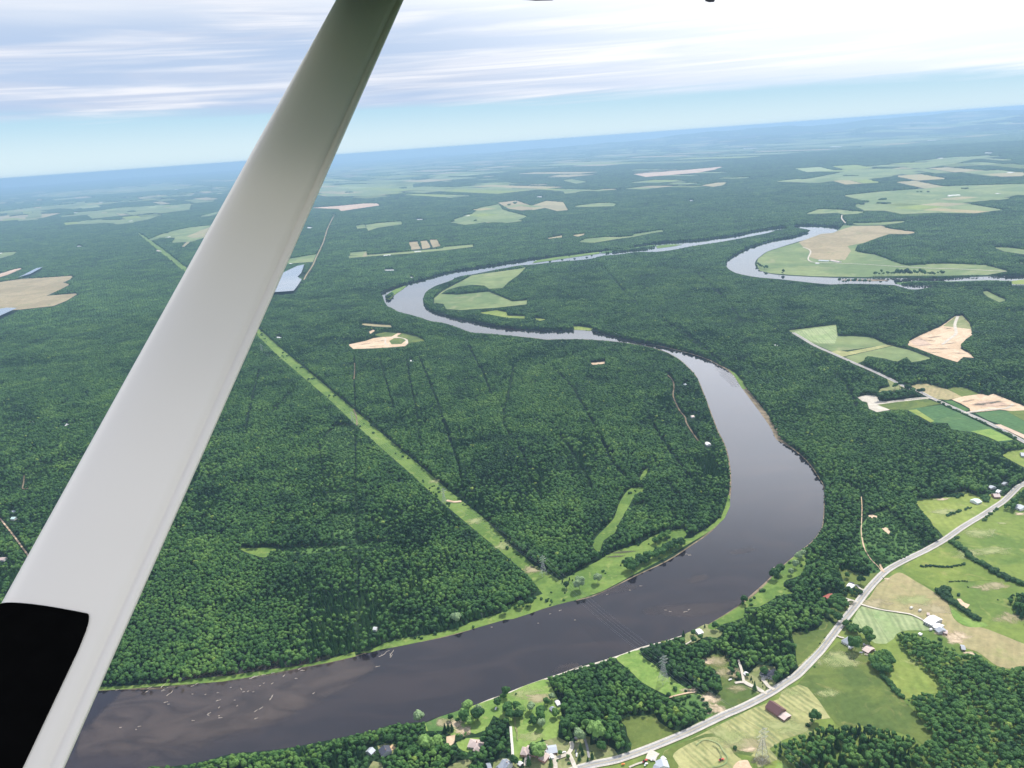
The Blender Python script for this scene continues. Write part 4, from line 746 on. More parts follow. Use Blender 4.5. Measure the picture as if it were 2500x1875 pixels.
def house(tile, p, q, Wd, h, rh, roof, wall, label, name='house', cat='house', kind='gable', group=None, **kw):
    """p and q are the two ends of the roof ridge line as seen"""
    (a, b), (c, d) = nat(tile, [p, q]); z = h + rh * .7
    x0, y0 = ground(a, b, z); x1, y1 = ground(c, d, z); L = math.hypot(x1 - x0, y1 - y0)
    LASTL[0] = L; hx = abs(c - a) / 2 + (6 if L < 60 else 3); hy = abs(d - b) / 2 + (8 if math.hypot(x0, y0) < 1900 else 1.5)
    fill([((a + c) / 2 + hx * math.cos(q_), (b + d) / 2 + (3 if hy > 8 else 0) + hy * math.sin(q_)) for q_ in np.linspace(0, 5.9, 12)], 1)
    root = empty(name, ((x0 + x1) / 2, (y0 + y1) / 2, .12), math.atan2(y1 - y0, x1 - x0)); tag(root, label, cat, group)
    wings = kw.pop('wings', []); wing(root, L, Wd, h, rh, roof, wall, kind, **kw)
    for wkw in wings: wing(root, **wkw)
    return root
w1 = house('M1', (440, 1405), (620, 1430), 13, 4.2, 3.4, 'roof_pink', 'wall_brick', 'large brick house with many-gabled pinkish roof beside a sand-coloured driveway', chim=True, nwin=5,
     wings=[dict(L=13, Wd=9, h=4.2, rh=3.6, roof='roof_pink', wall='wall_brick', kind='hip', off=(9, 5), rz=1.57, nwin=2, door=False), dict(L=12, Wd=8, h=4.0, rh=3.0, roof='roof_pink', wall='wall_brick', kind='hip', off=(-11, -3), rz=1.57, nwin=2, door=False), dict(L=12, Wd=9, h=3.8, rh=3.0, roof='roof_pink', wall='wall_brick', kind='hip', off=(14, -7), rz=1.2, nwin=2, door=False)])
house('M1', (705, 1415), (808, 1400), 12, 3.4, 2.4, 'roof_blue', 'wall_brick', 'blue-grey roofed house with white carport beside a looping driveway', nwin=4, wings=[dict(L=9, Wd=7, h=3.2, rh=1.5, roof='roof_blue', wall='wall_white', off=(-8, -3), nwin=1, door=False)])
house('M1', (725, 1450), (750, 1530), 5, 2.6, .7, 'roof_white', 'wall_white', 'long narrow white-roofed garage beside the blue-grey roofed house', name='garage', cat='garage', nwin=1)
house('M1', (140, 1560), (215, 1615), 12, 5.4, 3.5, 'roof_grey', 'wall_white', 'white house with steep pale grey roofs at the foot of the straight concrete lane', nwin=3, wings=[dict(L=14, Wd=8, h=5, rh=4, roof='roof_grey', wall='wall_white', off=(-2, -4), rz=1.57, nwin=2, door=False)], chim=True)
house('M1', (340, 1580), (375, 1605), 5, 2.4, 1.2, 'roof_white', 'wall_wood', 'tiny whitish shed beside the grey-roofed white house', name='shed', cat='shed', nwin=1)
house('M1', (745, 895), (785, 930), 6.5, 2.6, 1.8, 'roof_grey', 'wall_wood', 'small weathered grey shed under trees on the riverside lawn', name='shed', cat='shed', nwin=1)
house('M1', (812, 815), (845, 868), 5.0, 2.6, .8, 'roof_white', 'wall_white', 'long white trailer standing at the edge of the wood by the lawn', name='trailer', cat='trailer', nwin=2)
house('M1', (1045, 1255), (1080, 1262), 7, 2.6, 1.0, 'roof_dark', 'wall_wood', 'small dark shed under the trees behind the looping driveway', name='shed', cat='shed', nwin=1)
house('M2', (1545, 1010), (1720, 1030), 13, 3.4, 3.2, 'roof_pink', 'wall_cream', 'reddish hip-roofed house almost hidden in the riverside wood', kind='hip', nwin=3, chim=True, wings=[dict(L=15, Wd=9, h=3.4, rh=3, roof='roof_pink', wall='wall_cream', kind='hip', off=(6, -4), rz=1.57, nwin=2, door=False)])
house('M2', (230, 1085), (275, 1175), 13, 3.6, 2.8, 'roof_dark', 'wall_white', 'white cottage with dark slate roof and wooden deck in the wood', nwin=3, chim=True)
house('M2', (320, 1090), (370, 1140), 8, .5, .2, 'wood_new', 'wood_new', 'new yellow timber deck beside the dark-roofed white cottage', name='deck', cat='deck', nwin=0, door=False)
house('M2', (-5, 1170), (55, 1110), 9, 3.4, 2.6, 'roof_blue', 'wall_white', 'pale grey roofed house leftmost among the trees at the bottom', nwin=2)
house('M2', (1830, 1385), (1880, 1370), 10, 3.2, 2, 'roof_grey', 'wall_grey', 'low grey roof showing between trees at the bottom edge', nwin=2)
house('M3', (825, 430), (945, 465), 14, 4.2, 4.0, 'roof_dark', 'wall_grey', 'black-roofed house with gables above a pale driveway by the road', nwin=4, chim=True, wings=[dict(L=13, Wd=8, h=4.2, rh=4, roof='roof_dark', wall='wall_grey', off=(7, 0), rz=1.57, nwin=2, door=False), dict(L=12, Wd=7, h=4, rh=3.6, roof='roof_dark', wall='wall_grey', off=(-5, 0), rz=1.57, nwin=2, door=False)])
house('M3', (605, 462), (630, 478), 6, 2.6, 1.5, 'roof_white', 'wall_grey', 'small white-roofed shed at the wood edge above the driveway fork', name='shed', cat='shed', nwin=1)
barn = house('M3', (915, 830), (1070, 935), 16, 4.2, 5.6, 'roof_brown', 'wall_wood', 'long brown old barn standing in the mown field by the road', name='barn', cat='barn', nwin=0)
wing(barn, 9, 13, 3.2, 1.3, 'roof_pink', 'wall_wood', 'gable', (LASTL[0] / 2 + 4.6, -1), 0, 0, False)
house('M5', (432, 1630), (492, 1655), 12, 3.6, 2.4, 'roof_grey', 'wall_white', 'grey-roofed house below the road at the paved turning', nwin=3)
house('M5', (505, 1565), (530, 1640), 13, 3.8, 3.0, 'roof_blue', 'wall_white', 'blue-grey gabled garage beside the paved turning below the road', name='garage', cat='garage', nwin=2)
house('M5', (515, 1535), (545, 1560), 4, 2.8, .8, 'roof_white', 'wall_white', 'white camper trailer parked behind the blue-grey garage', name='trailer', cat='trailer', nwin=1)
house('M5', (890, 185), (940, 170), 10, 3.2, 1.0, 'roof_white', 'wall_white', 'flat white-roofed cabin on the river bank beside a concrete ramp', name='cabin', cat='cabin', nwin=2)
house('M4', (1490, 910), (1600, 965), 24, 5.0, 3.0, 'roof_white', 'wall_grey', 'big bright white-roofed barn at the end of the farm track', name='barn', cat='barn', nwin=4)
house('M4', (1570, 1000), (1660, 1035), 14, 4.0, 2.0, 'roof_white', 'wall_white', 'second white-roofed farm building joined below the big barn', name='farm_building', cat='farm building', nwin=3)
house('M4', (1625, 1045), (1670, 1085), 13, 3.6, 2.6, 'roof_grey', 'wall_grey', 'dark grey-roofed shed between the white farm roofs and the tan one', name='shed', cat='shed', nwin=2)
house('M4', (1675, 1085), (1725, 1095), 8, 3.0, 1.4, 'roof_pink', 'wall_wood', 'small tan-roofed shed at the lower end of the farm row', name='shed', cat='shed', nwin=1)
house('M4', (1470, 865), (1500, 870), 6, 2.6, 1.2, 'roof_pink', 'wall_cream', 'small pale shed just above the big white barn', name='shed', cat='shed', nwin=1)
house('M4', (1900, 1285), (1945, 1290), 10, 3.0, 1.6, 'roof_grey', 'wall_wood', 'grey shed alone below the sandy farmyard at the wood edge', name='shed', cat='shed', nwin=1)
house('M4', (1370, 1115), (1400, 1130), 4, 2.4, .5, 'roof_white', 'wall_white', 'white wagon standing on the grass above the wood', name='wagon', cat='wagon', nwin=0, door=False)
house('M4', (430, 1165), (520, 1215), 15, 3.8, 4.0, 'roof_grey', 'wall_white', 'slate-grey hip-roofed house right beside the curved road', kind='hip', nwin=4, chim=True)
house('M4', (498, 1268), (520, 1280), 8, 3.0, 2.2, 'roof_white', 'wall_white', 'small white garage below the slate-grey hip-roofed house', name='garage', cat='garage', nwin=1)
house('M4', (690, 1290), (765, 1330), 15, 3.2, 1.8, 'roof_pink', 'wall_wood', 'worn pale-roofed old shed surrounded by scrap', name='shed', cat='shed', nwin=2)
house('M4', (470, 495), (540, 520), 11, 3.6, 1.6, 'roof_white', 'wall_white', 'white-roofed house on the clearing left of the road', nwin=3)
house('M4', (485, 472), (545, 485), 6, 2.8, 1.6, 'roof_dark', 'wall_grey', 'dark-roofed shed behind the white-roofed house on the clearing', name='shed', cat='shed', nwin=1)
house('M4', (185, 665), (265, 625), 11, 3.6, 3.0, 'roof_red', 'wall_wood', 'red-roofed house deep in the trees left of the road', nwin=3)
house('M4', (345, 665), (395, 655), 10, 3.4, 1.8, 'roof_teal', 'wall_white', 'pale blue-roofed garage between the red-roofed house and the road', name='garage', cat='garage', nwin=1)
house('M6', (1180, 480), (1250, 455), 15, 3.8, 2.6, 'roof_teal', 'wall_white', 'pale turquoise-roofed house on the green field by the pond', nwin=3)
house('M6', (1490, 375), (1590, 375), 14, 3.8, 3.2, 'roof_pink', 'wall_brick', 'pinkish red-roofed house where the road leaves the picture', nwin=3, chim=True)
house('M6', (1560, 305), (1610, 320), 12, 3.6, 2.4, 'roof_white', 'wall_white', 'white-roofed garage behind the pinkish red-roofed house', name='garage', cat='garage', nwin=1)
house('M6', (1450, 235), (1500, 260), 12, 3.4, 2.2, 'roof_blue', 'wall_grey', 'pale blue-roofed shed in the trees above the red-roofed house', name='shed', cat='shed', nwin=1)
house('M6', (1665, 180), (1705, 195), 12, 3.4, 2.2, 'roof_grey', 'wall_grey', 'grey-roofed house half hidden in trees at the road bend', nwin=1)
house('M6', (1890, 545), (1990, 590), 16, 4.0, 2.4, 'roof_blue', 'wall_white', 'pale blue-roofed barn in the dark trees right of the road', name='barn', cat='barn', nwin=2)
house('T4', (1965, 850), (1990, 852), 18, 3.8, 3.0, 'roof_grey', 'wall_grey', 'grey-roofed house on the small field at the right edge', nwin=2)
FARB = [('T5', (330, 613), (410, 617), 18, 'roof_blue', 'long pale roof at the far farm inside the river loop'), ('T5', (430, 612), (500, 625), 20, 'roof_pink', 'brown barn at the far farm inside the river loop'), ('T5', (305, 636), (330, 638), 14, 'roof_white', 'small white shed on the track of the far river farm'),
        ('T5', (1375, 88), (1470, 84), 60, 'roof_white', 'large white farm hall on the far green fields to the right'), ('T5', (1385, 94), (1400, 95), 40, 'roof_pink', 'low pink building beside the far white farm hall'), ('T5', (1770, 72), (1795, 74), 30, 'roof_white', 'small white roofs among trees at the far right fields'),
        ('L1', (1035, 545), (1085, 540), 24, 'roof_white', 'white farm roofs below the three brown fields'), ('L1', (785, 574), (840, 569), 22, 'roof_white', 'white farm roof left of the three brown fields'), ('L1', (790, 694), (878, 692), 14, 'roof_white', 'white roofs in the forest above the river bend'),
        ('L1', (28, 640), (42, 640), 25, 'roof_white', 'white farm building beside the grey pond'), ('L1', (1005, 1425), (1018, 1427), 12, 'roof_white', 'lone white cottage in the forest below the sand pit'), ('L1', (1450, 255), (1480, 252), 40, 'roof_white', 'far white barn beside the patchwork of fields'),
        ('L1', (170, 348), (200, 352), 30, 'roof_white', 'white roof in the far forest left of the straight road'), ('L1', (1060, 284), (1095, 283), 30, 'roof_white', 'white roofs at the end of the far pale lane'), ('L1', (1008, 751), (1018, 752), 14, 'roof_white', 'tiny white cottage above the narrow river arm'),
        ('T6', (40, 100), (75, 99), 40, 'roof_white', 'far white building alone in the blue forest'), ('T6', (1283, 130), (1291, 130), 40, 'roof_white', 'tiny bright roof in the far forest above the river'), ('T6', (665, 1198), (680, 1199), 10, 'roof_teal', 'small pale cabin on the middle river bank'),
        ('T6', (1955, 1300), (1980, 1298), 12, 'roof_white', 'white roof in the forest right of the middle river'), ('T6', (1228, 1615), (1250, 1618), 12, 'roof_blue', 'pale blue cottage under trees on the inner river bank'),
        ('L2', (1350, 595), (1375, 590), 30, 'roof_white', 'white barn on the far green field left of the strut'), ('L2', (1270, 700), (1298, 706), 22, 'roof_pink', 'pale roof on the far power line cut'), ('L2', (635, 666), (650, 666), 30, 'roof_white', 'white house in the far left forest'),
        ('L2', (810, 310), (830, 310), 60, 'roof_white', 'white barn on the far left field strips'), ('L2', (360, 247), (385, 246), 80, 'roof_white', 'very distant white farm on the left'), ('L2', (1420, 207), (1440, 207), 80, 'roof_white', 'very distant white farm beside the strut'),
        ('L2', (1045, 463), (1068, 460), 40, 'roof_white', 'white farm on the nearer of the far left strips'), ('L2', (0, 722), (12, 721), 30, 'roof_white', 'white roof on the green field at the left edge'), ('L2', (605, 395), (622, 395), 50, 'roof_white', 'white house between two far left field strips'),
        ('L3', (425, 648), (455, 655), 12, 'roof_white', 'white house in the forest left of the strut'), ('L3', (200, 630), (222, 632), 12, 'roof_pink', 'tan house beside a clearing left of the strut'), ('L3', (80, 1280), (105, 1282), 9, 'roof_teal', 'pale turquoise roof in the lower left forest'), ('L3', (80, 1238), (100, 1232), 10, 'roof_grey', 'grey roof in the lower left forest'),
        ('L3', (0, 1555), (35, 1555), 10, 'roof_pink', 'tan roof at the left edge near the strut'), ('T1', (35, 668), (58, 670), 7, 'roof_white', 'tiny white hunting cabin at the riverside forest edge'), ('L6', (1900, 318), (1918, 316), 11, 'roof_pink', 'pinkish cottage on the lane behind the inner river bank'),
        ('L6', (2005, 495), (2022, 510), 11, 'roof_white', 'white cottage at the end of the lane by the inner bank'), ('L6', (1858, 100), (1868, 104), 10, 'roof_blue', 'pale blue cottage near the top of the riverside lane'), ('L3', (1872, 62), (1895, 65), 10, 'roof_white', 'white cabin in the forest beside the power line cut'),
        ('L8', (1200, 535), (1250, 533), 120, 'roof_white', 'very distant white sheds in the blue haze'), ('L8', (1520, 528), (1560, 528), 120, 'roof_white', 'row of very distant white sheds right of the centre'), ('L8', (1870, 505), (1895, 504), 120, 'roof_white', 'very distant white hall near the right horizon'),
        ('L8', (1905, 570), (1918, 569), 60, 'roof_white', 'far white barn on the upper right fields'), ('L8', (2155, 620), (2175, 620), 50, 'roof_white', 'far white barn by the right edge'), ('L8', (2072, 550), (2098, 550), 70, 'roof_white', 'far white sheds on the right below the hills')]
for tl, p, q, wd, rf, lab in FARB:
    (a, b), = nat(tl, [p]); (c, d), = nat(tl, [q]); x0, y0 = ground(a, b); big = math.hypot(x0, y0) > 9000
    house(tl, p, q, wd, 6 if big else 3.6, 3.5 if big else 2.2, rf, 'wall_white', lab, nwin=1, door=False)
# ------------------------------------------------------------------ trees
PROTO = bpy.data.collections.new('tree_kinds'); FARP = bpy.data.collections.new('canopy_kinds'); FAR2 = bpy.data.collections.new('canopy_wide'); FAR3 = bpy.data.collections.new('canopy_ridge'); BUSH = bpy.data.collections.new('bush_kinds')
def ico(sub):
    bm = bmesh.new(); bmesh.ops.create_icosphere(bm, subdivisions=sub, radius=1.0)
    v = [tuple(x.co) for x in bm.verts]; f = [tuple(q.index for q in p.verts) for p in bm.faces]; bm.free(); return v, f
ICO1, ICO2, ICO3 = ico(1), ico(2), ico(3)
def blob(mb, c, r, rz, seed, base=ICO2, rough=.28, m=0):
    vs = []
    for v in base[0]:
        p = Vector(v); k = 1 + rough * mnoise.noise(p * 1.9 + Vector((seed, seed * .7, 0))) * 1.6 + rough * .5 * mnoise.noise(p * 4.3 + Vector((0, seed, 0)))
        vs.append((c[0] + p.x * r * k, c[1] + p.y * r * k, c[2] + p.z * rz * k))
    mb.add(vs, base[1], m)
def leaf_clumps(mb, c, r, rz, nn, size, rs, up=-.35):
    for _ in range(nn):
        while True:
            d = Vector((rs.gauss(0, 1), rs.gauss(0, 1), rs.gauss(0, 1))).normalized()
            if d.z > up: break
        k = rs.uniform(.92, 1.16)
        p = Vector((c[0] + d.x * r * k, c[1] + d.y * r * k, c[2] + d.z * rz * k)); u = (d + Vector((rs.gauss(0, .4), rs.gauss(0, .4), rs.gauss(0, .4)))).orthogonal().normalized(); t = d.cross(u).normalized()
        s = size * rs.uniform(.6, 1.3); a = rs.uniform(0, 6.28); q = u * math.cos(a) + t * math.sin(a); q2 = t * math.cos(a) - u * math.sin(a); bulge = d * s * .45
        mb.add([p - q * s, p - q2 * s * .8, p + q * s, p + q2 * s * .8, p + bulge], [(0, 1, 4), (1, 2, 4), (2, 3, 4), (3, 0, 4)], 0)
def broadleaf(i, r=3.9, h=15.0, lobes=6, clumps=34, base=ICO2, rs=None, spread=.5):
    rs = rs or random.Random(i * 11 + 3); mb = MB()
    zc_ = h - r * 1.05
    for k in range(lobes):
        a = 6.283 * k / lobes + rs.uniform(-.6, .6); d = r * spread * rs.uniform(.6, 1.2) if k else 0
        rr = r * rs.uniform(.46, .66) if k else r * .72
        cz = zc_ + rs.uniform(-.45, .35) * r if k else zc_ + r * .18
        c = (d * math.cos(a), d * math.sin(a), cz); blob(mb, c, rr, rr * 1.05, i * 9 + k, base)
        leaf_clumps(mb, c, rr, rr * 1.05, clumps // lobes, r * .17, rs)
    return mb
def trunk_mb(h, r, rs):
    mb = MB(); mb.bar((0, 0, -.3), (0.1, 0.05, h * .55), r, k=7, r2=r * .7); mb.bar((0.1, 0.05, h * .55), (0, .1, h * .85), r * .7, k=6, r2=r * .2)
    for k in range(4):
        a = rs.uniform(0, 6.28); z = h * rs.uniform(.35, .6); mb.bar((0.08, 0.04, z), (math.cos(a) * h * .16, math.sin(a) * h * .16, z + h * .18), r * .4, k=5, r2=r * .12)
    return mb
def conifer(i, r=2.3, h=16.0, tiers=8):
    rs = random.Random(i * 5 + 1); mb = MB(); k = 9
    for t in range(tiers):
        f = t / (tiers - 1); z0 = h * (.14 + .80 * f); rr = r * (1 - f * .88) * rs.uniform(.85, 1.12); dz = h * .17
        vs = []; rot = rs.uniform(0, 6.28)
        for j in range(k * 2):
            a = rot + math.pi * j / k; q = rr * (1.0 if j % 2 else .58) * rs.uniform(.85, 1.15); vs.append((q * math.cos(a), q * math.sin(a), z0 - (.35 if j % 2 else 0) * dz * .6 + rs.uniform(-.2, .2)))
        vs.append((0, 0, min(z0 + dz, h))); mb.add(vs, [(j, (j + 1) % (2 * k), 2 * k) for j in range(2 * k)], 0)
    return mb
def proto(mb, name, mats, col, extra=None):
    me = bpy.data.meshes.new(name); me.from_pydata(mb.v, [], mb.f)
    for q in mats: me.materials.append(q)
    me.polygons.foreach_set('material_index', mb.m); me.update()
    if col:
        o = bpy.data.objects.new(name, me); col.objects.link(o)
    return me
TREES = []
def add_trunk(mb, h, r, rs):
    t = trunk_mb(h, r, rs); mb.add(t.v, t.f, 1)
for i in range(5):
    rs = random.Random(i); mb = broadleaf(i, [3.9, 3.5, 4.4, 3.2, 3.8][i], [15, 14, 16, 15.5, 13][i], [5, 4, 6, 4, 5][i]); add_trunk(mb, 12, .18, rs)
    TREES.append(proto(mb, 'kind_a%d' % i, [M['leaf'], M['bark']], PROTO))
for i in range(3):
    rs = random.Random(i + 50); mb = conifer(i, [3.0, 3.3, 2.7][i], [15.5, 14.5, 16.5][i]); mb.bar((0, 0, 0), (0, 0, 13), .16, 1, 5, .05)
    TREES.append(proto(mb, 'kind_b%d' % i, [M['needle'], M['bark']], PROTO))
NB = 5
BUSHES = []
for i in range(3):
    rs = random.Random(i + 90); mb = MB()
    for k in range(3):
        a = rs.uniform(0, 6.28); c = (math.cos(a) * .9 * (k > 0), math.sin(a) * .9 * (k > 0), 1.1 + rs.uniform(-.2, .3)); rr = rs.uniform(.9, 1.4); blob(mb, c, rr, rr, i * 7 + k, ICO2, .3); leaf_clumps(mb, c, rr, rr, 14, .4, rs)
    BUSHES.append(proto(mb, 'kind_c%d' % i, [M['shrub']], BUSH))
def canopy(i, size, nn, r, h, base, col):
    rs = random.Random(i * 31 + int(size)); mb = MB(); g = int(math.sqrt(nn)); st = size / g
    for a in range(g):
        for b in range(g):
            x = (a + .5) * st - size / 2 + rs.uniform(-.45, .45) * st; y = (b + .5) * st - size / 2 + rs.uniform(-.45, .45) * st
            q = r * rs.uniform(.75, 1.3); hh = h * rs.uniform(.74, 1.1)
            blob(mb, (x, y, hh - q * 1.2), q, q * 1.45, i * 13 + a * g + b, base, .3)
    return proto(mb, 'kind_d%d' % i, [M['leaf']], col)
for i in range(6): canopy(i, 16, 4, 4.4, 15, ICO2, FARP)
for i in range(6): canopy(i + 10, 40, 16, 5.6, 15, ICO1, FAR2)
def slab(i, size, nn, h):
    rs = random.Random(i + 400); vs = []; fs = []; k = nn + 3; st = size / nn
    for a in range(k):
        for b in range(k):
            edge = a in (0, k - 1) or b in (0, k - 1); x = (min(max(a - 1, 0), nn)) * st - size / 2; y = (min(max(b - 1, 0), nn)) * st - size / 2
            vs.append((x + rs.uniform(-.3, .3) * st, y + rs.uniform(-.3, .3) * st, 0 if edge else h * rs.uniform(.55, 1.2)))
    for a in range(k - 1):
        for b in range(k - 1): fs.append((a * k + b, (a + 1) * k + b, (a + 1) * k + b + 1, a * k + b + 1))
    mb = MB(); mb.add(vs, fs); return proto(mb, 'kind_e%d' % i, [M['leaf']], FAR3)
for i in range(4): slab(i, 150, 9, 15)

def scatter_group(col):
    ng = bpy.data.node_groups.new('scatter', 'GeometryNodeTree')
    ng.interface.new_socket('Geometry', in_out='INPUT', socket_type='NodeSocketGeometry'); ng.interface.new_socket('Geometry', in_out='OUTPUT', socket_type='NodeSocketGeometry')
    N, L = ng.nodes, ng.links; i_ = N.new('NodeGroupInput'); o_ = N.new('NodeGroupOutput')
    ci = N.new('GeometryNodeCollectionInfo'); ci.inputs['Collection'].default_value = col; ci.inputs['Separate Children'].default_value = True; ci.inputs['Reset Children'].default_value = True
    ip = N.new('GeometryNodeInstanceOnPoints'); ip.inputs['Pick Instance'].default_value = True
    def att(nm, typ):
        a = N.new('GeometryNodeInputNamedAttribute'); a.data_type = typ; a.inputs['Name'].default_value = nm; return a.outputs['Attribute']
    L.new(i_.outputs[0], ip.inputs['Points']); L.new(ci.outputs[0], ip.inputs['Instance']); L.new(att('idx', 'INT'), ip.inputs['Instance Index'])
    cb = N.new('ShaderNodeCombineXYZ'); L.new(att('rot', 'FLOAT'), cb.inputs[2]); L.new(cb.outputs[0], ip.inputs['Rotation']); L.new(att('scl', 'FLOAT_VECTOR'), ip.inputs['Scale'])
    L.new(ip.outputs[0], o_.inputs[0]); return ng
def scatter(name, col, P, idx, rot, scl, tint, label, cat):
    me = bpy.data.meshes.new(name); me.vertices.add(len(P)); me.vertices.foreach_set('co', np.asarray(P, np.float32).ravel())
    for nm, ty, v in (('idx', 'INT', idx), ('rot', 'FLOAT', rot), ('tint', 'FLOAT', tint)):
        a = me.attributes.new(nm, ty, 'POINT'); a.data.foreach_set('value', np.asarray(v, np.int32 if ty == 'INT' else np.float32))
    a = me.attributes.new('scl', 'FLOAT_VECTOR', 'POINT'); a.data.foreach_set('vector', np.asarray(scl, np.float32).ravel())
    o = link(bpy.data.objects.new(name, me)); md = o.modifiers.new('scatter', 'NODES'); md.node_group = scatter_group(col)
    tag(o, label, cat, kind='stuff'); print(name, len(P)); return o
TANW = math.tan(R_(39.5))
def candidates(r0, r1, step, jit=.42, wedge=TANW, pad=260):
    xs = np.arange(-r1, r1, step); ys = np.arange(0, r1, step)
    out = []
    for y in ys:
        w_ = min(r1, y * wedge + pad); x = xs[(xs > -w_) & (xs < w_)] + (step / 2 if int(y / step) % 2 else 0)
        out.append(np.stack([x, np.full(len(x), y)], 1))
    P = np.concatenate(out); P = P + rng.uniform(-jit, jit, P.shape) * step
    r = np.hypot(P[:, 0], P[:, 1]); return P[(r >= r0) & (r < r1)]
def forest_ok(P, h, half=0.0, val=0):
    ok = np.ones(len(P), bool)
    for dx in ((0,) if half == 0 else (-half, half)):
        for f in (0.0, .5, .97):
            c = cover(P[:, 0] + dx, P[:, 1], np.full(len(P), h) * f)[0]; ok &= (c == val)
    return ok
def vnoise(P, s, sd):
    """smooth value noise on the ground plane"""
    q = P * s + sd; i = np.floor(q).astype(np.int64); f = q - i; f = f * f * (3 - 2 * f)
    def hsh(a, b): k = (a * 374761393 + b * 668265263 + int(sd) * 144269) & 0x7fffffff; k = ((k ^ (k >> 13)) * 1274126177) & 0x7fffffff; return (k & 0xffff) / 65535.
    v00, v10, v01, v11 = hsh(i[:, 0], i[:, 1]), hsh(i[:, 0] + 1, i[:, 1]), hsh(i[:, 0], i[:, 1] + 1), hsh(i[:, 0] + 1, i[:, 1] + 1)
    return (v00 * (1 - f[:, 0]) + v10 * f[:, 0]) * (1 - f[:, 1]) + (v01 * (1 - f[:, 0]) + v11 * f[:, 0]) * f[:, 1]
D0, D1, D2 = 4200.0, 9500.0, 20000.0
# single trees near by
P = candidates(500, D0, 5.5)
stand = vnoise(P, 1 / 140., 3.) * .6 + vnoise(P, 1 / 45., 9.) * .4
hgt = 15 * (.74 + .36 * vnoise(P, 1 / 220., 5.)) * (.84 + .32 * vnoise(P, 1 / 28., 15.)) * rng.uniform(.76, 1.16, len(P))
cv, px, py, dd = cover(P[:, 0], P[:, 1], np.zeros(len(P)))
inview = (px > -170) & (px < 2670) & (py < 2120)
P, stand, hgt = P[inview], stand[inview], hgt[inview]
ok = forest_ok(P, hgt, 1.8); low = ~ok & forest_ok(P, hgt * .5, .8); hgt = np.where(low, hgt * rng.uniform(.5, .68, len(P)), hgt); ok |= low
ok &= rng.random(len(P)) > (.05 + .22 * (vnoise(P, 1 / 60., 21.) > .74))
brush = (cover(P[:, 0], P[:, 1], np.zeros(len(P)))[0] == 2) & (rng.random(len(P)) < .8)
c3 = cover(P[:, 0], P[:, 1], np.zeros(len(P)))[0] == 3
brush |= c3 & (rng.random(len(P)) < .55 * np.clip(vnoise(P, 1 / 26., 33.) - .56, 0, 1))
BP = P[brush]
P, stand, hgt = P[ok], stand[ok], hgt[ok]
cf = (stand + rng.uniform(-.22, .22, len(P))) > .68
_, bx, by, _ = cover(P[:, 0], P[:, 1], np.zeros(len(P)))
def in_poly(px, py, poly):
    ins = np.zeros(len(px), bool); j = len(poly) - 1
    for i in range(len(poly)):
        (xi, yi), (xj, yj) = poly[i], poly[j]
        if yi != yj: ins ^= ((yi > py) != (yj > py)) & (px < (xj - xi) * (py - yi) / (yj - yi) + xi)
        j = i
    return ins
cf |= in_poly(bx, by, nat('T3', [(-60, 1480), (230, 1380), (700, 1360), (1000, 1480), (900, 1800), (-60, 1800)])) & (rng.random(len(P)) < .5)
cf |= in_poly(bx, by, nat('T2', [(1000, 740), (1250, 600), (1500, 680), (1600, 930), (1300, 900), (1150, 860)])) & (rng.random(len(P)) < .55)
idx = np.where(cf, NB + rng.integers(0, 3, len(P)), rng.integers(0, NB, len(P)))
base_h = np.array([15, 14, 16, 15.5, 13, 16, 15, 17.])[idx]
s = hgt / base_h; scl = np.stack([s ** .5 * rng.uniform(.66, 1.25, len(P)), s ** .5 * rng.uniform(.66, 1.25, len(P)), s], 1)
scl[cf, :2] *= 1.22
tint = np.clip(rng.beta(2, 2.2, len(P)) * .95, 0, .93); tint[rng.random(len(P)) < .004] = 1.0
rot = rng.uniform(0, 6.28, len(P))
P3 = np.column_stack([P, np.zeros(len(P))])
# the trees that show largest are objects of their own
dist = np.sqrt((P ** 2).sum(1) + H * H)
frame = (bx > 0) & (bx < 2500) & (by < 1880)
order = np.argsort(np.where(frame, dist, 1e9))
conn = order[cf[order]][:150]; brd = order[~cf[order]][:90]
single = np.concatenate([conn, brd]); rest = np.ones(len(P), bool); rest[single] = False
def region(x, y, con, tn, hh):
    tone = ('deep green ', 'mid green ', 'light green ')[0 if tn < .34 else (1 if tn < .6 else 2)]; size = 'tall ' if hh > 14.6 else 'low '
    k = size + tone + ('conifer' if con else 'leafy tree')
    if x > 2190:
        w_ = 'at the right end of the great lower right wood' if x > 2370 else 'in the middle of the great lower right wood'
        return k + ' ' + w_, 'trees of the lower right wood'
    if x > 1850:
        w_ = 'below the dark green meadow, bottom right' if x > 2040 else 'below the mown field beside the tall pylon'
        return k + ' ' + w_, 'trees of the wood below the mown field'
    if x > 1640: return k + (' in the copse left of the black house' if x < 1760 else ' in the copse behind the black house'), 'trees of the copse by the black house'
    if x > 1395: return k + (' in the wood right of the lawn' if x < 1500 else (' at the foot of the power line clearing' if y > 1700 else ' beside the power line clearing')), 'trees beside the power line clearing'
    if x > 1180: return k + (' between the bottom houses' if y > 1800 else ' left of the riverside lawn'), 'trees around the bottom houses'
    w_ = ('beside the reddish hip-roofed house' if x > 1100 else ('right of the dark-roofed cottage' if x > 960 else ('around the dark-roofed cottage' if x > 880 else 'left of the dark-roofed cottage, by the water')))
    return k + ' ' + w_, 'trees of the riverside wood'
for i in single:
    o = bpy.data.objects.new('conifer_tree' if cf[i] else 'broadleaf_tree', TREES[idx[i]]); COL.objects.link(o)
    o.location = P3[i]; o.rotation_euler = (0, 0, rot[i]); o.scale = scl[i]; o['tint'] = float(tint[i])
    lab, grp = region(bx[i], by[i], cf[i], tint[i], hgt[i]); tag(o, lab, 'tree', grp)
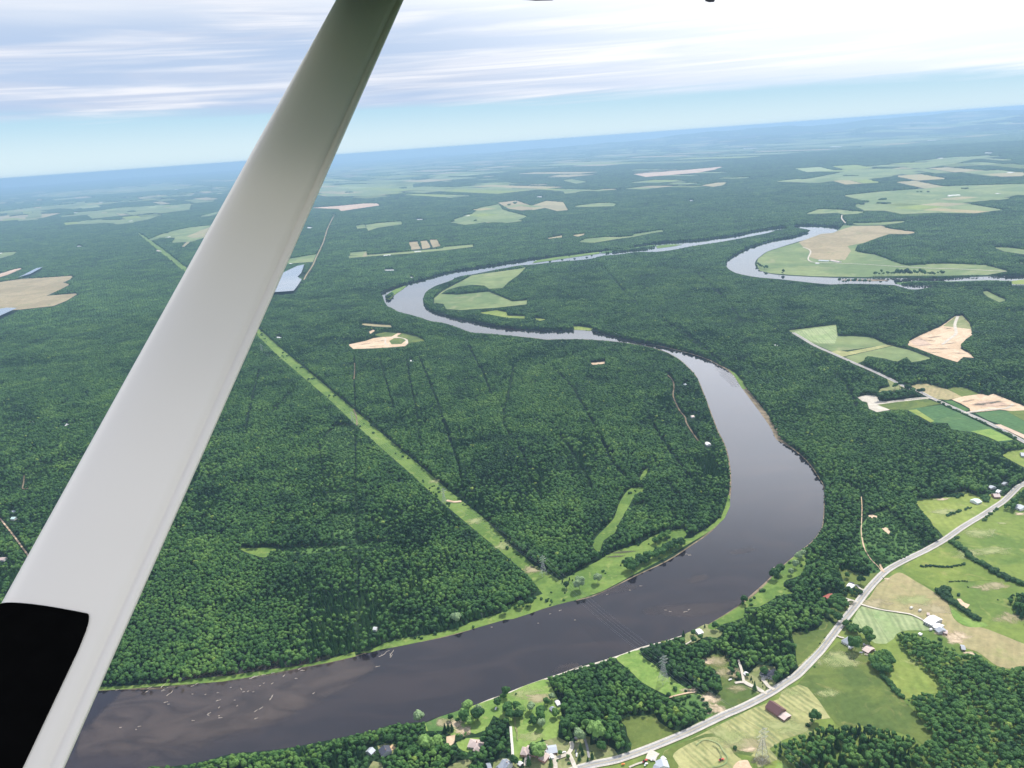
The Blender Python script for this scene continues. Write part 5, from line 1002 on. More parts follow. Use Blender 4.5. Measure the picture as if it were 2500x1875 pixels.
scatter('forest', PROTO, P3[rest], idx[rest], rot[rest], scl[rest], tint[rest], 'dense green forest covering both sides of the river', 'forest')
# brush
nb_ = len(BP); scatter('brush_cover', BUSH, np.column_stack([BP, np.zeros(nb_)]), rng.integers(0, 3, nb_), rng.uniform(0, 6, nb_), np.repeat(rng.uniform(.8, 2.1, nb_)[:, None], 3, 1), rng.random(nb_) * .9, 'low green brush in clearings and young growth', 'brush')
def far_forest(name, col, nk, r0, r1, step, h, half, lab, pad=400, sc=1.0):
    P = candidates(r0, r1, step, .18, TANW, pad); Hh = h * (.8 + .3 * vnoise(P, 1 / 400., 7.)) * rng.uniform(.88, 1.1, len(P))
    cv, px, py, dd = cover(P[:, 0], P[:, 1], np.zeros(len(P))); k = (px > -190) & (px < 2690); P, Hh = P[k], Hh[k]
    ok = forest_ok(P, Hh, half); P, Hh = P[ok], Hh[ok]; z = hills(P[:, 0], P[:, 1]); s_ = Hh / h
    scatter(name, col, np.column_stack([P, z]), rng.integers(0, nk, len(P)), rng.integers(0, 4, len(P)) * math.pi / 2 + rng.uniform(-.3, .3, len(P)), np.stack([s_ * 0 + 1.08 * sc, s_ * 0 + 1.08 * sc, s_], 1), rng.beta(2, 2.2, len(P)) * .9, lab, 'forest')
far_forest('forest', FARP, 6, D0, D1, 15.0, 15, 5, 'bluish green forest in the middle distance beyond the river bends')
far_forest('forest', FAR2, 6, D1, D2, 38.0, 15, 12, 'blue green forest between the distant farm fields')
far_forest('forest', FAR3, 4, D2, 62000, 150.0, 16, 40, 'hazy blue forest reaching to the horizon', 1500, 1.02)
# ------------------------------------------------------------------ vehicles and yard things
def car(tile, p, ang, col, label, name='car', cat='car', L=4.6, hh=1.0):
    (a, b), = nat(tile, [p]); x, y = ground(a, b); r = empty(name, (x, y, 1.25), ang); tag(r, label, cat)
    if col not in M: M[col] = plain(col, dict(white_paint_car=(.8, .8, .8), dark_car=(.05, .06, .09), red_car=(.5, .05, .03), orange_car=(.7, .22, .05), silver_car=(.5, .5, .52))[col], .25, .04)
    b_ = MB(); z = .3; pr = [(-L / 2, z), (-L / 2, .85), (-L * .28, .95), (-L * .2, 1.45 * hh), (L * .12, 1.45 * hh), (L * .25, .95), (L / 2, .8), (L / 2, z)]
    vs = [(u, s * .88, w_) for s in (-1, 1) for u, w_ in pr]; k = len(pr); b_.add(vs, [tuple(range(k)), tuple(range(k, 2 * k))[::-1]] + [(i, k + i, k + (i + 1) % k, (i + 1) % k) for i in range(k)]); b_.obj('body', M[col], r)
    g = MB(); g.box(-L * .19, L * .11, -.9, .9, 1.0, 1.38 * hh); g.box(L * .12, L * .2, -.75, .75, 1.0, 1.25); g.obj('window', M['glass'], r)
    for sx in (-.32, .32):
        for sy in (-.85, .85):
            q = MB(); q.bar((L * sx, sy - .1, .33), (L * sx, sy + .1, .33), .33, k=10); q.obj('wheel', M['tyre'], r)
    return r
car('M5', (404, 1576), R_(62), 'white_paint_car', 'left of two white cars parked at the paved turning'); car('M5', (431, 1568), R_(62), 'white_paint_car', 'right of two white cars parked at the paved turning')
car('M1', (905, 1476), R_(10), 'white_paint_car', 'white car on the looping driveway beside a bush'); car('M1', (1062, 1508), R_(80), 'white_paint_car', 'white van under the trees right of the looping driveway', 'van', 'van', 5.4, 1.35)
car('M1', (1052, 1462), R_(70), 'dark_car', 'dark car under the trees right of the looping driveway'); car('M5', (342, 1632), R_(40), 'white_paint_car', 'white caravan on the lawn below the road', 'caravan', 'caravan', 5.6, 1.5)
car('M5', (95, 1630), R_(10), 'orange_car', 'small orange machine on the lawn below the road', 'machine', 'machine', 4.0)
car('M3', (423, 572), R_(20), 'white_paint_car', 'white pickup alone on the dry clearing by the copse', 'pickup', 'pickup', 5.0)
car('M2', (1965, 520), R_(70), 'white_paint_car', 'white boat trailer under a tree on the riverside lawn', 'boat_trailer', 'trailer', 5.0)
def tractor(tile, p, ang, label):
    (a, b), = nat(tile, [p]); x, y = ground(a, b); r = empty('tractor', (x, y, 1.2), ang); tag(r, label, 'tractor')
    M.setdefault('red_car', plain('red machine paint', (.5, .05, .03), .3, .04))
    q = MB(); q.box(0, 2.4, -.55, .55, .8, 1.6); q.box(-2.6, -.2, -1.1, 1.1, .7, 1.1); q.box(2.4, 4.2, -1.3, 1.3, .5, .9); q.obj('body', M['red_car'], r)
    q = MB(); q.box(-1.3, 0, -.8, .8, 1.1, 2.6); q.obj('cab', M['glass'], r)
    for sx, sy, rr in ((-.7, -1.1, .85), (-.7, 1.1, .85), (1.7, -.9, .5), (1.7, .9, .5)):
        q = MB(); q.bar((sx, sy - .2, rr), (sx, sy + .2, rr), rr, k=12); q.obj('wheel', M['tyre'], r)
tractor('M5', (325, 1598), R_(35), 'red tractor with mower on the track below the road')
tractor('T2', (1038, 1610), R_(20), 'small farm tractor working on the ring of mown hay')
M['bale'] = plain('white wrapped bale', (.78, .76, .70), .6, .15, 2)
for p, lab in (((1268, 812), 'round hay bale leftmost in the tan field near the white barn'), ((1378, 845), 'round hay bale nearest the white barn track in the tan field'), ((1515, 1088), 'round hay bale on the grass below the farm track')):
    (a, b), = nat('M4', [p]); x, y = ground(a, b); q = MB(); q.bar((x - 1.8, y, 1.9), (x + 1.8, y + .8, 1.9), 1.7, k=14); tag(q.obj('hay_bale', M['bale']), lab, 'hay bale', 'hay bales near the white barn')
rs = random.Random(4)
for i in range(26):
    px_, py_ = (720 + rs.gauss(0, 45), 1320 + rs.gauss(0, 34)) if i < 14 else ((660 + rs.uniform(-30, 60), 1375 + rs.uniform(-15, 25)) if i < 20 else (690 + rs.gauss(0, 20), 1275 + rs.gauss(0, 12)))
    (a, b), = nat('M4', [(px_, py_)]); x, y = ground(a, b); q = MB(); an = rs.uniform(0, 3); s = rs.uniform(.8, 2.2); q.box(-s, s, -s * .5, s * .5, 0, .9); q.box(-s * .5, s * .4, -s * .3, s * .3, .9, 1.4)
    o = q.obj('scrap_heap', M[rs.choice(['roof_white', 'roof_pink', 'wall_cream', 'roof_grey'])]); o.location = (x, y, .5); o.rotation_euler = (0, 0, an); tag(o, 'pale piece of scrap lying around the worn old shed', 'scrap', 'scrap pieces around the old shed')
for i in range(7):
    (a, b), = nat('M3', [(1040 + rs.uniform(-5, 70), 1010 + rs.uniform(-30, 12))]); x, y = ground(a, b); q = MB(); s = rs.uniform(.8, 1.8); q.box(-s, s, -s * .6, s * .6, 0, 1.2); q.box(-s * .6, s * .3, -s * .4, s * .5, 1.2, 1.7)
    o = q.obj('white_container', M['roof_white']); o.location = (x, y, .5); o.rotation_euler = (0, 0, rs.uniform(0, 3)); tag(o, 'white container on the ground at the end of the brown barn', 'container', 'white containers by the brown barn')
# driftwood and rocks awash in the shallows
def drift(tile, c, L, ang, lab, grp):
    (a, b), = nat(tile, [c]); x, y = ground(a, b); L *= .8; q = MB(); n_ = 4; pts = [Vector((-L / 2 + L * i / n_, rs.uniform(-.06, .06) * L, .1 + rs.uniform(0, .25))) for i in range(n_ + 1)]
    for i in range(n_): q.bar(pts[i], pts[i + 1], .38 * (1 - .12 * i), k=6, r2=.38 * (1 - .12 * (i + 1)))
    q.bar(pts[1], pts[1] + Vector((L * .1, L * .15, .3)), .25, k=5, r2=.08)
    o = q.obj('driftwood', M['log']); o.location = (x, y, .15); o.rotation_euler = (0, 0, ang); tag(o, lab, 'driftwood', grp)
for c, L, an in (((1640, 805), 14, .4), ((1660, 795), 12, .2), ((1720, 785), 8, 0), ((1790, 770), 6, .3), ((2000, 735), 8, .8), ((2020, 750), 8, 0), ((940, 870), 9, 1.2), ((960, 890), 9, .8), ((945, 905), 7, .3), ((985, 935), 8, .9), ((1010, 915), 6, 1.4), ((840, 882), 8, .5), ((818, 912), 5, .9),
          ((1170, 870), 6, .4), ((1205, 852), 7, .6), ((590, 900), 6, .3)): drift('L5', c, L, an, 'pale driftwood trunk stranded along the forested river bank at lower left', 'driftwood along the lower left bank')
for c, L, an in (((1370, 980), 8, .4), ((1545, 895), 6, -1), ((1565, 915), 4, .3), ((1600, 910), 3, .8), ((1640, 915), 3, 0), ((1785, 850), 5, .9), ((1775, 965), 9, 1.3), ((1785, 945), 5, 1.3), ((1495, 980), 3, 0), ((1515, 1022), 3, .8), ((1300, 1080), 6, .8), ((1290, 1095), 5, -.4), ((1385, 1115), 7, 0),
          ((1375, 1100), 3, .3), ((1175, 1137), 5, 0), ((760, 1182), 5, .3), ((965, 995), 7, .3), ((985, 1010), 4, 0), ((1270, 935), 3, .8), ((1365, 922), 4, 0), ((1170, 932), 3, 0), ((2105, 925), 5, .9), ((1970, 812), 5, 0), ((1875, 790), 6, 1.2), ((1465, 882), 3, 0), ((1690, 868), 3, .3), ((1720, 848), 3, .6),
          ((1375, 1035), 4, 1.2), ((735, 1205), 3, 0), ((615, 1190), 4, 0), ((1660, 1120), 6, .4), ((1700, 1040), 8, .9), ((1660, 1060), 6, .9)): drift('L5', c, L, an, 'pale driftwood or rock awash out in the silty river shallows', 'driftwood in the river shallows')
for c, L, an in (((110, 855), 24, .85), ((165, 850), 18, 1.2), ((160, 870), 10, 1.3), ((65, 945), 8, .3), ((1350, 550), 6, .4), ((1455, 618), 3, 0), ((1280, 575), 4, 0), ((1195, 640), 3, 0), ((868, 668), 4, 0)): drift('T1', c, L, an, 'long pale fallen trunk reaching from the bank into the river', 'fallen trunks at the bank')
for c, L, an in (((805, 155), 12, -.3), ((820, 162), 8, 0), ((650, 548), 5, -.2), ((682, 558), 5, 0), ((790, 560), 9, .3), ((815, 545), 6, .6), ((1410, 250), 10, 1.0), ((475, 378), 6, 0), ((240, 437), 6, .3), ((400, 408), 5, 0), ((140, 450), 4, 0), ((12, 618), 4, 0)): drift('T2', c, L, an, 'pale driftwood in the wide river bend', 'driftwood in the wide bend')
# ------------------------------------------------------------------ pylons and cables
def pylon(tile, base, top, Hh, label, yaw):
    (a, b), = nat(tile, [base]); x, y = ground(a, b); r = empty('pylon', (x, y, .3), yaw); tag(r, label, 'pylon', 'power pylons of the line across the river')
    w0, w1, w2 = Hh * .13, Hh * .035, Hh * .02; t = MB(); leg = [Vector((sx * w0, sy * w0, 0)) for sx, sy in ((1, 1), (-1, 1), (-1, -1), (1, -1))]; zs = [0, .16, .30, .42, .52, .60]
    def rad(f): return w0 + (w1 - w0) * min(f / .6, 1)
    for i in range(4):
        sx, sy = ((1, 1), (-1, 1), (-1, -1), (1, -1))[i]
        m = MB(); m.bar((sx * w0, sy * w0, 0), (sx * w1, sy * w1, Hh * .6), .17); m.obj('leg', M['steel'], r)
    for k in range(len(zs) - 1):
        for i in range(4):
            s1 = ((1, 1), (-1, 1), (-1, -1), (1, -1))[i]; s2 = ((1, 1), (-1, 1), (-1, -1), (1, -1))[(i + 1) % 4]; ra, rb = rad(zs[k]), rad(zs[k + 1])
            t.bar((s1[0] * ra, s1[1] * ra, zs[k] * Hh), (s2[0] * rb, s2[1] * rb, zs[k + 1] * Hh), .08); t.bar((s2[0] * ra, s2[1] * ra, zs[k] * Hh), (s1[0] * rb, s1[1] * rb, zs[k + 1] * Hh), .08); t.bar((s1[0] * rb, s1[1] * rb, zs[k + 1] * Hh), (s2[0] * rb, s2[1] * rb, zs[k + 1] * Hh), .08)
    t.obj('lattice', M['steel'], r)
    q = MB()
    for sx, sy in ((1, 1), (-1, 1), (-1, -1), (1, -1)): q.bar((sx * w1, sy * w1, Hh * .6), (sx * w2 * .6, sy * w2 * .6, Hh), .11)
    for k in range(6): z = Hh * (.6 + .06 * k); q.bar((w1, w1, z), (-w1, -w1, z + Hh * .05), .1); q.bar((-w1, w1, z), (w1, -w1, z + Hh * .05), .1)
    q.obj('mast', M['steel'], r); ends = []
    for f, la in ((.66, .17), (.78, .20), (.90, .14)):
        m = MB(); A = la * Hh
        for s in (-1, 1):
            m.bar((0, w1, Hh * f), (s * A, 0, Hh * (f + .012)), .12); m.bar((0, -w1, Hh * f), (s * A, 0, Hh * (f + .012)), .12); m.bar((0, 0, Hh * (f + .05)), (s * A, 0, Hh * (f + .012)), .1)
            i_ = MB(); i_.bar((s * A, 0, Hh * (f + .012)), (s * A, 0, Hh * (f - .04)), .14, k=6); i_.obj('insulator', M['glass'], r); ends.append((s * A, 0, Hh * (f - .04)))
        m.obj('crossarm', M['steel'], r)
    mw = Matrix.Translation((x, y, .3)) @ Matrix.Rotation(yaw, 4, 'Z'); return [mw @ Vector(e) for e in ends]
d1 = np.array(ground(*nat('A', [(1180, 1265)])[0])) - np.array(ground(*nat('A', [(770, 905)])[0])); YAW = math.atan2(d1[1], d1[0]) + math.pi / 2
pyl = [pylon('N', (640, 862), None, 36, 'pylon farthest up the cut, next to the strut', YAW), pylon('N', (862, 1035), None, 36, 'pylon on the forest cut below the pale sandy track crossing', YAW), pylon('N', (1085, 1230), None, 36, 'pylon on the cut just below the white sand bar', YAW),
       pylon('T1', (1232, 300), None, 38, 'pylon at the forest corner on the far river bank', YAW), pylon('M5', (530, 725), None, 42, 'pylon in the bright green clearing on the near river bank', YAW), pylon('M3', (818, 1575), None, 48, 'tall pylon in the mown field near the bottom edge', YAW)]
ex = [e + Vector((d1[0], d1[1], 0)).normalized() * 260 for e in pyl[-1]]; pyl.append(ex)
spans = ['far up the forest cut', 'over the middle of the forest cut', 'over the lower forest cut', 'across the river', 'over the wood and the road', 'over the lower right wood']
for k in range(len(pyl) - 1):
    for e0, e1 in zip(pyl[k], pyl[k + 1]):
        q = MB(); L = (e1 - e0).length; sag = L * .022; n_ = 14; pts = [e0.lerp(e1, i / n_) - Vector((0, 0, sag * 4 * (i / n_) * (1 - i / n_))) for i in range(n_ + 1)]
        for i in range(n_): q.bar(pts[i], pts[i + 1], .075, k=3)
        o = q.obj('power_cable', M['wire']); tag(o, 'thin silver power cable hanging ' + spans[k], 'cable', 'power cables ' + spans[k])
# ------------------------------------------------------------------ lone trees, hedges
def lone(tile, c, r, kind, label, group=None, h=None):
    (a, b), = nat(tile, [c]); x, y = ground(a, b); h = h or r * 3.1; rs_ = random.Random(int(a * 7 + b * 13))
    nm = dict(broad='broadleaf_tree', conifer='conifer_tree', willow='willow_tree', bright='broadleaf_tree', dead='bare_tree', bush='shrub', far='broadleaf_tree')[kind]
    if kind == 'bush':
        o = bpy.data.objects.new(nm, BUSHES[rs_.randrange(3)]); COL.objects.link(o); o.location = (x, y, 0); s = r / 1.9; o.scale = (s, s, s * .9); o.rotation_euler = (0, 0, rs_.uniform(0, 6)); o['tint'] = rs_.uniform(0, .4); return tag(o, label, 'shrub', group)
    if kind == 'far':
        o = bpy.data.objects.new('broadleaf_tree', TREES[rs_.randrange(NB)]); COL.objects.link(o); o.location = (x, y, 0); s = r / 4.2; o.scale = (s, s, s * rs_.uniform(.7, .9)); o.rotation_euler = (0, 0, rs_.uniform(0, 6)); o['tint'] = rs_.uniform(0, .5); return tag(o, label, 'tree', group)
    root = empty(nm, (x, y, 0), rs_.uniform(0, 6)); root['tint'] = 0.4; tag(root, label, 'tree', group)
    if kind == 'conifer': mb = conifer(rs_.randrange(99), r * .8, h); mt = 'needle'
    elif kind == 'dead': mb = trunk_mb(h, .3, rs_); mt = 'dead'
    else: mb = broadleaf(rs_.randrange(999), r, h, 9, 120, ICO2, rs_, .72); mt = {'broad': 'leaf', 'willow': 'willow', 'bright': 'bright'}[kind]
    if kind != 'dead':
        t = trunk_mb(h * .8, .28, rs_); t.obj('trunk', M['bark'], root)
    o = mb.obj('crown' if kind != 'dead' else 'branches', M[mt], root); o['tint'] = rs_.uniform(.05, .6); return root
G1 = 'trees standing on the riverside lawn'
for c, r, k, lab in (((190, 775), 5, 'broad', 'tall green tree at the water edge at the left end of the lawn'), ((150, 805), 3.2, 'broad', 'small tree just left of the waterside tree on the lawn'), ((80, 895), 4.5, 'broad', 'dark round tree beside the white boat trailer'), ((305, 745), 1.8, 'bush', 'single small bush on the upper lawn'),
        ((205, 985), 5.5, 'broad', 'large dark tree on the path between the two lawns'), ((240, 1070), 5.5, 'broad', 'lower dark tree on the path between the two lawns'), ((215, 930), 4, 'broad', 'upper dark tree on the path between the two lawns'), ((320, 955), 5, 'broad', 'dark round tree right of the path on the lawn'),
        ((362, 1010), 5, 'bright', 'yellow-green tree right of the path on the lawn'), ((345, 1065), 5, 'broad', 'dark tree under the yellow-green one on the lawn'), ((500, 955), 4.8, 'willow', 'loose pale tree alone in the middle of the lawn'), ((620, 1010), 5.2, 'broad', 'tallest dark tree of the clump at the lawn centre'),
        ((625, 1080), 5, 'broad', 'dark tree in the lower clump at the lawn centre'), ((505, 1065), 2.8, 'broad', 'small tree left of the clump at the lawn centre'), ((530, 1125), 4.5, 'broad', 'spreading low tree below the clump on the lawn'), ((630, 1165), 4.6, 'willow', 'greyish tree lowest on the lawn'),
        ((797, 1030), 4, 'broad', 'egg-shaped dark tree casting a round shadow on the lawn'), ((755, 815), 3.6, 'willow', 'thin pale tree above the small grey shed'), ((690, 880), 3.8, 'broad', 'tree left of the small grey shed'), ((675, 850), 2.5, 'conifer', 'thin conifer left of the small grey shed'),
        ((870, 1220), 4.2, 'conifer', 'tall conifer where the lawn meets the wood'), ((945, 1200), 6, 'broad', 'big dark tree at the lower corner of the lawn'), ((600, 1555), 8, 'bright', 'big yellow-green tree in front of the many-gabled house'), ((530, 1520), 6, 'broad', 'rounded green tree left of the big yellow-green one'),
        ((465, 1630), 5.5, 'conifer', 'dark conifer at the bottom edge by the sandy driveway'), ((740, 1640), 4.5, 'conifer', 'dark conifer at the bottom edge by the looping driveway'), ((860, 1505), 2.4, 'broad', 'small tree in the loop of the driveway'), ((950, 1545), 2.0, 'broad', 'bush-like tree right in the driveway loop'),
        ((820, 1580), 1.8, 'bush', 'bush on the left of the driveway loop'), ((970, 1610), 2.2, 'bush', 'bush low in the driveway loop'), ((1100, 1330), 6, 'willow', 'pale grey-green tree right of the looping driveway'), ((1310, 1320), 8.5, 'bright', 'large light green tree below the wood edge'),
        ((1375, 1450), 4.8, 'broad', 'round dark tree on the dry lawn near the road'), ((1255, 1550), 4.2, 'conifer', 'pointed conifer closest to the road at the dry lawn'), ((1200, 1580), 2.6, 'conifer', 'small conifer left of the pointed one near the road'), ((1110, 1430), 4, 'conifer', 'upper conifer of the dark row by the driveway'),
        ((1135, 1500), 4, 'conifer', 'middle conifer of the dark row by the driveway'), ((1095, 1570), 4, 'conifer', 'lower conifer of the dark row by the driveway'), ((290, 1625), 4.5, 'broad', 'light tree at the bottom edge beside the tiny shed')): lone('M1', c, r, k, lab, G1)
for k in range(9): lone('M1', (632 + k * 6.5, 1330 + k * 24), 2.0, 'conifer', 'clipped dark hedge tree between the brick house and the blue-grey roof', 'hedge between the two driveways', 6.5)
for c, r, k, lab in (((1540, 590), 7, 'bright', 'large pale yellow-green tree by the bottom left lawn'), ((1500, 640), 5.5, 'bright', 'pale tree left of the largest one on the left lawn'), ((1475, 570), 3, 'broad', 'small dark tree above the pale ones near the water'), ((1490, 710), 6, 'broad', 'dark tree below the pale ones on the left lawn'),
        ((1560, 760), 4.5, 'bright', 'light green tree below the pale cluster'), ((1685, 690), 6.5, 'broad', 'dark tree with pale top right of the pale cluster'), ((1700, 590), 4.5, 'willow', 'greyish tree top above the dark one on the left lawn'), ((1265, 695), 3, 'broad', 'small dark tree near the sandy circle'),
        ((1375, 725), 2.5, 'broad', 'small tree on the sandy path by the water'), ((1180, 860), 4.5, 'conifer', 'left conifer of the three dark ones near the sandy path'), ((1235, 850), 4.5, 'conifer', 'middle conifer of the three dark ones near the sandy path'), ((1290, 860), 4.5, 'conifer', 'right conifer of the three dark ones near the sandy path'),
        ((880, 1170), 7.5, 'bright', 'bright yellow-green tree in the riverside wood'), ((790, 730), 6, 'willow', 'pale silvery tree at the wood end on the water'), ((1060, 1130), 6.5, 'bright', 'light green tree right of the yellow-green one in the wood')): lone('M2', c, r, k, lab, 'trees by the bottom left lawn')
for c, r, k, lab in (((725, 690), 5, 'conifer', 'broad dark conifer between the two driveways'), ((638, 530), 2, 'broad', 'small bush-like tree by the upper driveway'), ((683, 560), 2.2, 'conifer', 'little conifer by the upper driveway'), ((842, 508), 4.6, 'broad', 'round green tree inside the black house driveway loop'),
        ((700, 595), 1.3, 'conifer', 'tiny columnar tree on the yard, leftmost'), ((797, 580), 1.2, 'conifer', 'tiny columnar tree at the driveway loop'), ((828, 650), 1.2, 'conifer', 'tiny columnar tree above the driveway mouth'), ((870, 675), 1.3, 'conifer', 'tiny columnar tree nearest the driveway mouth'),
        ((823, 612), 1.1, 'conifer', 'tiny columnar tree in the middle of the row'), ((897, 590), 1.5, 'conifer', 'slim columnar tree right of the driveway'), ((270, 720), 4.6, 'broad', 'round dark tree detached below the wood corner'), ((130, 720), 2.6, 'broad', 'small dark tree on the sandy patch'),
        ((1470, 1085), 6, 'broad', 'round tree at the field corner above the lower wood'), ((1395, 1140), 3, 'bush', 'low bush left of the field corner tree'), ((485, 1425), 3, 'bush', 'lone bush on the field margin'), ((980, 600), 4.0, 'broad', 'green tree by the roadside below the black house'),
        ((1020, 560), 4.2, 'broad', 'bushy tree by the road right of the black house'), ((1060, 520), 4.5, 'broad', 'tree against the copse by the road')): lone('M3', c, r, k, lab, 'trees around the black-roofed house')
for c, r, k, lab in (((455, 425), 3.6, 'broad', 'round tree on the clearing above the white-roofed house'), ((628, 495), 5, 'broad', 'dark loose tree between the white-roofed house and the road'), ((700, 1200), 7, 'broad', 'large dark tree right of the slate-grey house'), ((740, 1250), 5.5, 'broad', 'tree joined below the large dark one by the slate-grey house'),
        ((555, 1345), 7.5, 'broad', 'dark spreading tree below the small white garage'), ((335, 975), 4.8, 'broad', 'tree at the roadside above the slate-grey house bend'), ((240, 920), 4.5, 'broad', 'tree at the corner of the brownish meadow'), ((495, 970), 2.2, 'bush', 'bush at the roadside near the mown green field'),
        ((170, 1180), 1.5, 'bush', 'small bush left of the road on the brown meadow'), ((115, 1255), 1.5, 'bush', 'lower small bush left of the road'), ((40, 1550), 1.6, 'bush', 'small bush right of the road at the green meadow'), ((1865, 640), 3.2, 'bush', 'bush above the bare sandy patch in the pasture'),
        ((925, 1400), 3, 'bush', 'bush at the end of the fence line'), ((1630, 1205), 3, 'bush', 'bush standing out of the wood edge near the farmyard')): lone('M4', c, r, k, lab, 'trees and bushes by the curved road')
for c, r, k, lab in (((465, 215), 6, 'broad', 'round tree at the riverside meadow tip'), ((1200, 500), 4.8, 'broad', 'round tree alone on the near grass bank'), ((1415, 330), 6.5, 'broad', 'large tree left of the pair on the near grass bank'), ((1455, 295), 6, 'broad', 'right tree of the pair on the near grass bank'),
        ((400, 262), 7.5, 'broad', 'round tree at the near end of the meadow row'), ((1250, 480), 3, 'bush', 'bush beside the round tree on the near bank'), ((1275, 465), 2.6, 'bush', 'bush farther along the near bank'), ((1330, 405), 2.6, 'bush', 'low bush midway along the near grass bank'),
        ((1000, 685), 4.5, 'broad', 'tree right of the white riverside cabin'), ((925, 670), 2.4, 'conifer', 'tall thin conifer beside the white riverside cabin'), ((845, 725), 3, 'broad', 'small tree on the cabin lawn'), ((775, 735), 4, 'conifer', 'dark conifer at the left of the cabin lawn'), ((895, 755), 3, 'broad', 'tree behind the cabin lawn'),
        ((845, 780), 3.5, 'broad', 'tree at the lower edge of the cabin lawn'), ((1580, 200), 5.5, 'willow', 'silvery bush-like tree on the near grass bank'), ((1560, 250), 5, 'willow', 'silvery tree below the other on the near grass bank'), ((1530, 300), 4, 'willow', 'lowest silvery shrub on the near grass bank'), ((1610, 180), 5, 'willow', 'silvery tree against the wood on the near bank')): lone('T2', c, r, k, lab, 'trees on the river banks')
for c, r, k, lab in (((620, 650), 7, 'willow', 'pale round tree on the far grass bank'), ((800, 600), 4, 'dead', 'bare dead tree on the far grass bank'), ((960, 575), 5, 'broad', 'dark tree right of the dead tree on the far bank'), ((1060, 480), 4.5, 'dead', 'grey dead tree at the forest edge'), ((1075, 530), 4.5, 'broad', 'tree below the grey dead one'), ((1140, 515), 5, 'broad', 'dark tree at the forest tip'),
        ((1395, 395), 4.5, 'broad', 'dark round tree on the meadow near the pale shrub'), ((1415, 340), 2.6, 'conifer', 'thin conifer on the meadow'), ((1365, 355), 2.6, 'conifer', 'small conifer at the left of the meadow'), ((1485, 405), 8, 'willow', 'wide pale shrub on the meadow by the water'), ((1465, 345), 2, 'bush', 'single bush on the meadow'), ((1615, 360), 6, 'willow', 'grey bushy tree right of the wide pale shrub'), ((995, 532), 3, 'bush', 'light bush on the far grass bank'), ((870, 568), 3, 'bush', 'bush at the forest foot on the far bank')): lone('T1', c, r, k, lab, 'trees on the far grass bank')
G2 = 'trees of the small round copse'
for i in range(26):
    a = i * 2.4; q = math.sqrt((i + .5) / 26); lone('T3', (722 + 74 * q * math.cos(a) + q * 10, 938 + 66 * q * math.sin(a)), rs.uniform(3.2, 4.6), 'broad', 'tree of the small round copse between the green meadow and the lime strip', G2, rs.uniform(11, 14))
for i in range(11):
    lone('T3', (470 + i * 10 + rs.uniform(-8, 8), 675 + i * 3.5 + rs.uniform(-16, 20)), rs.uniform(3, 4.2), 'broad', 'tree of the clump between the road and the slate-grey hip-roofed house', 'clump above the slate-grey house', 11)
for c in ((270, 720), (300, 700), (330, 735), (360, 700), (390, 735), (420, 760), (350, 770), (300, 760), (440, 800), (390, 800), (300, 830), (340, 850), (370, 870), (240, 760)):
    lone('M4', c, rs.uniform(3.2, 4.4), 'broad', 'tree of the clump below the red-roofed house beside the driveway loop', 'clump below the red-roofed house', 12)
for c in ((395, 560), (430, 590), (470, 575), (500, 600), (540, 590), (580, 610), (620, 620), (380, 610), (430, 640), (520, 640), (570, 650), (400, 510)):
    lone('M4', c, rs.uniform(2.6, 3.4), 'broad', 'tree between the white-roofed house and the pale blue-roofed garage', 'trees around the white-roofed house', 7)
for c in ((395, 320), (440, 300), (480, 310), (520, 320), (560, 325), (600, 330), (640, 345), (680, 350), (720, 360)):
    lone('M4', c, rs.uniform(4, 5), 'conifer', 'dark tree in the row above the clearing of the white-roofed house', 'row above the clearing', 12)
# row of trees between meadow and river
for i in range(30):
    t = i / 29; c = (1480 + t * 360 + rs.uniform(-14, 14), 1375 - t * 185 + rs.uniform(-14, 14)); lone('L6', c, rs.uniform(4, 6.2), 'broad', 'leafy tree in the row between the riverside meadow and the water', 'tree row by the riverside meadow')
for c in ((1660, 1185), (1690, 1165), (1730, 1150), (1745, 1135), (1705, 1150)): lone('L6', c, 4.5, 'broad', 'tree of the short upper row on the riverside meadow', 'short tree row on the meadow')
for c in ((1130, 1440), (1425, 1330), (1615, 1185), (1100, 1430), (1520, 825)): lone('L6', c, 2.0, 'bush', 'single dark bush on the open grass of the peninsula', 'single bushes on the peninsula grass')
def hedge(tile, pts, n_, r, label, group, wob=4, kind='bush'):
    P = np.array(pts, float); seg = np.r_[0, np.cumsum(np.hypot(*np.diff(P, axis=0).T))]
    for i in range(n_):
        t = (i + rs.uniform(-.3, .3)) / max(n_ - 1, 1) * seg[-1]; x = np.interp(t, seg, P[:, 0]); y = np.interp(t, seg, P[:, 1])
        lone(tile, (x + rs.uniform(-wob, wob), y + rs.uniform(-wob, wob)), r * rs.uniform(.7, 1.3), kind, label, group)
hedge('T3', [(1215, 75), (1275, 110), (1330, 150), (1370, 195), (1420, 220), (1500, 265), (1560, 305), (1650, 345), (1731, 375)], 50, 4.9, 'dark shrub in the long diagonal hedgerow between the right pastures', 'long diagonal hedgerow', 8)
hedge('T3', [(1010, 243), (1080, 240), (1150, 245), (1220, 243), (1290, 232), (1310, 225)], 26, 2.3, 'small shrub in the short horizontal row on the upper pasture', 'short horizontal shrub row', 3)
hedge('T3', [(1205, 348), (1260, 345), (1330, 347)], 10, 1.4, 'tiny shrub in the faint line below the horizontal row', 'faint shrub line', 2)
hedge('T3', [(1130, 430), (1160, 410), (1195, 400), (1175, 430), (1200, 460)], 14, 5.2, 'tall shrub at the wide upper end of the middle hedgerow', 'middle hedgerow, wide end', 8)
hedge('T3', [(1150, 450), (1200, 482), (1280, 532), (1345, 580), (1412, 620)], 34, 4.2, 'shrub along the middle hedgerow beside the bare sandy patch', 'middle hedgerow', 5)
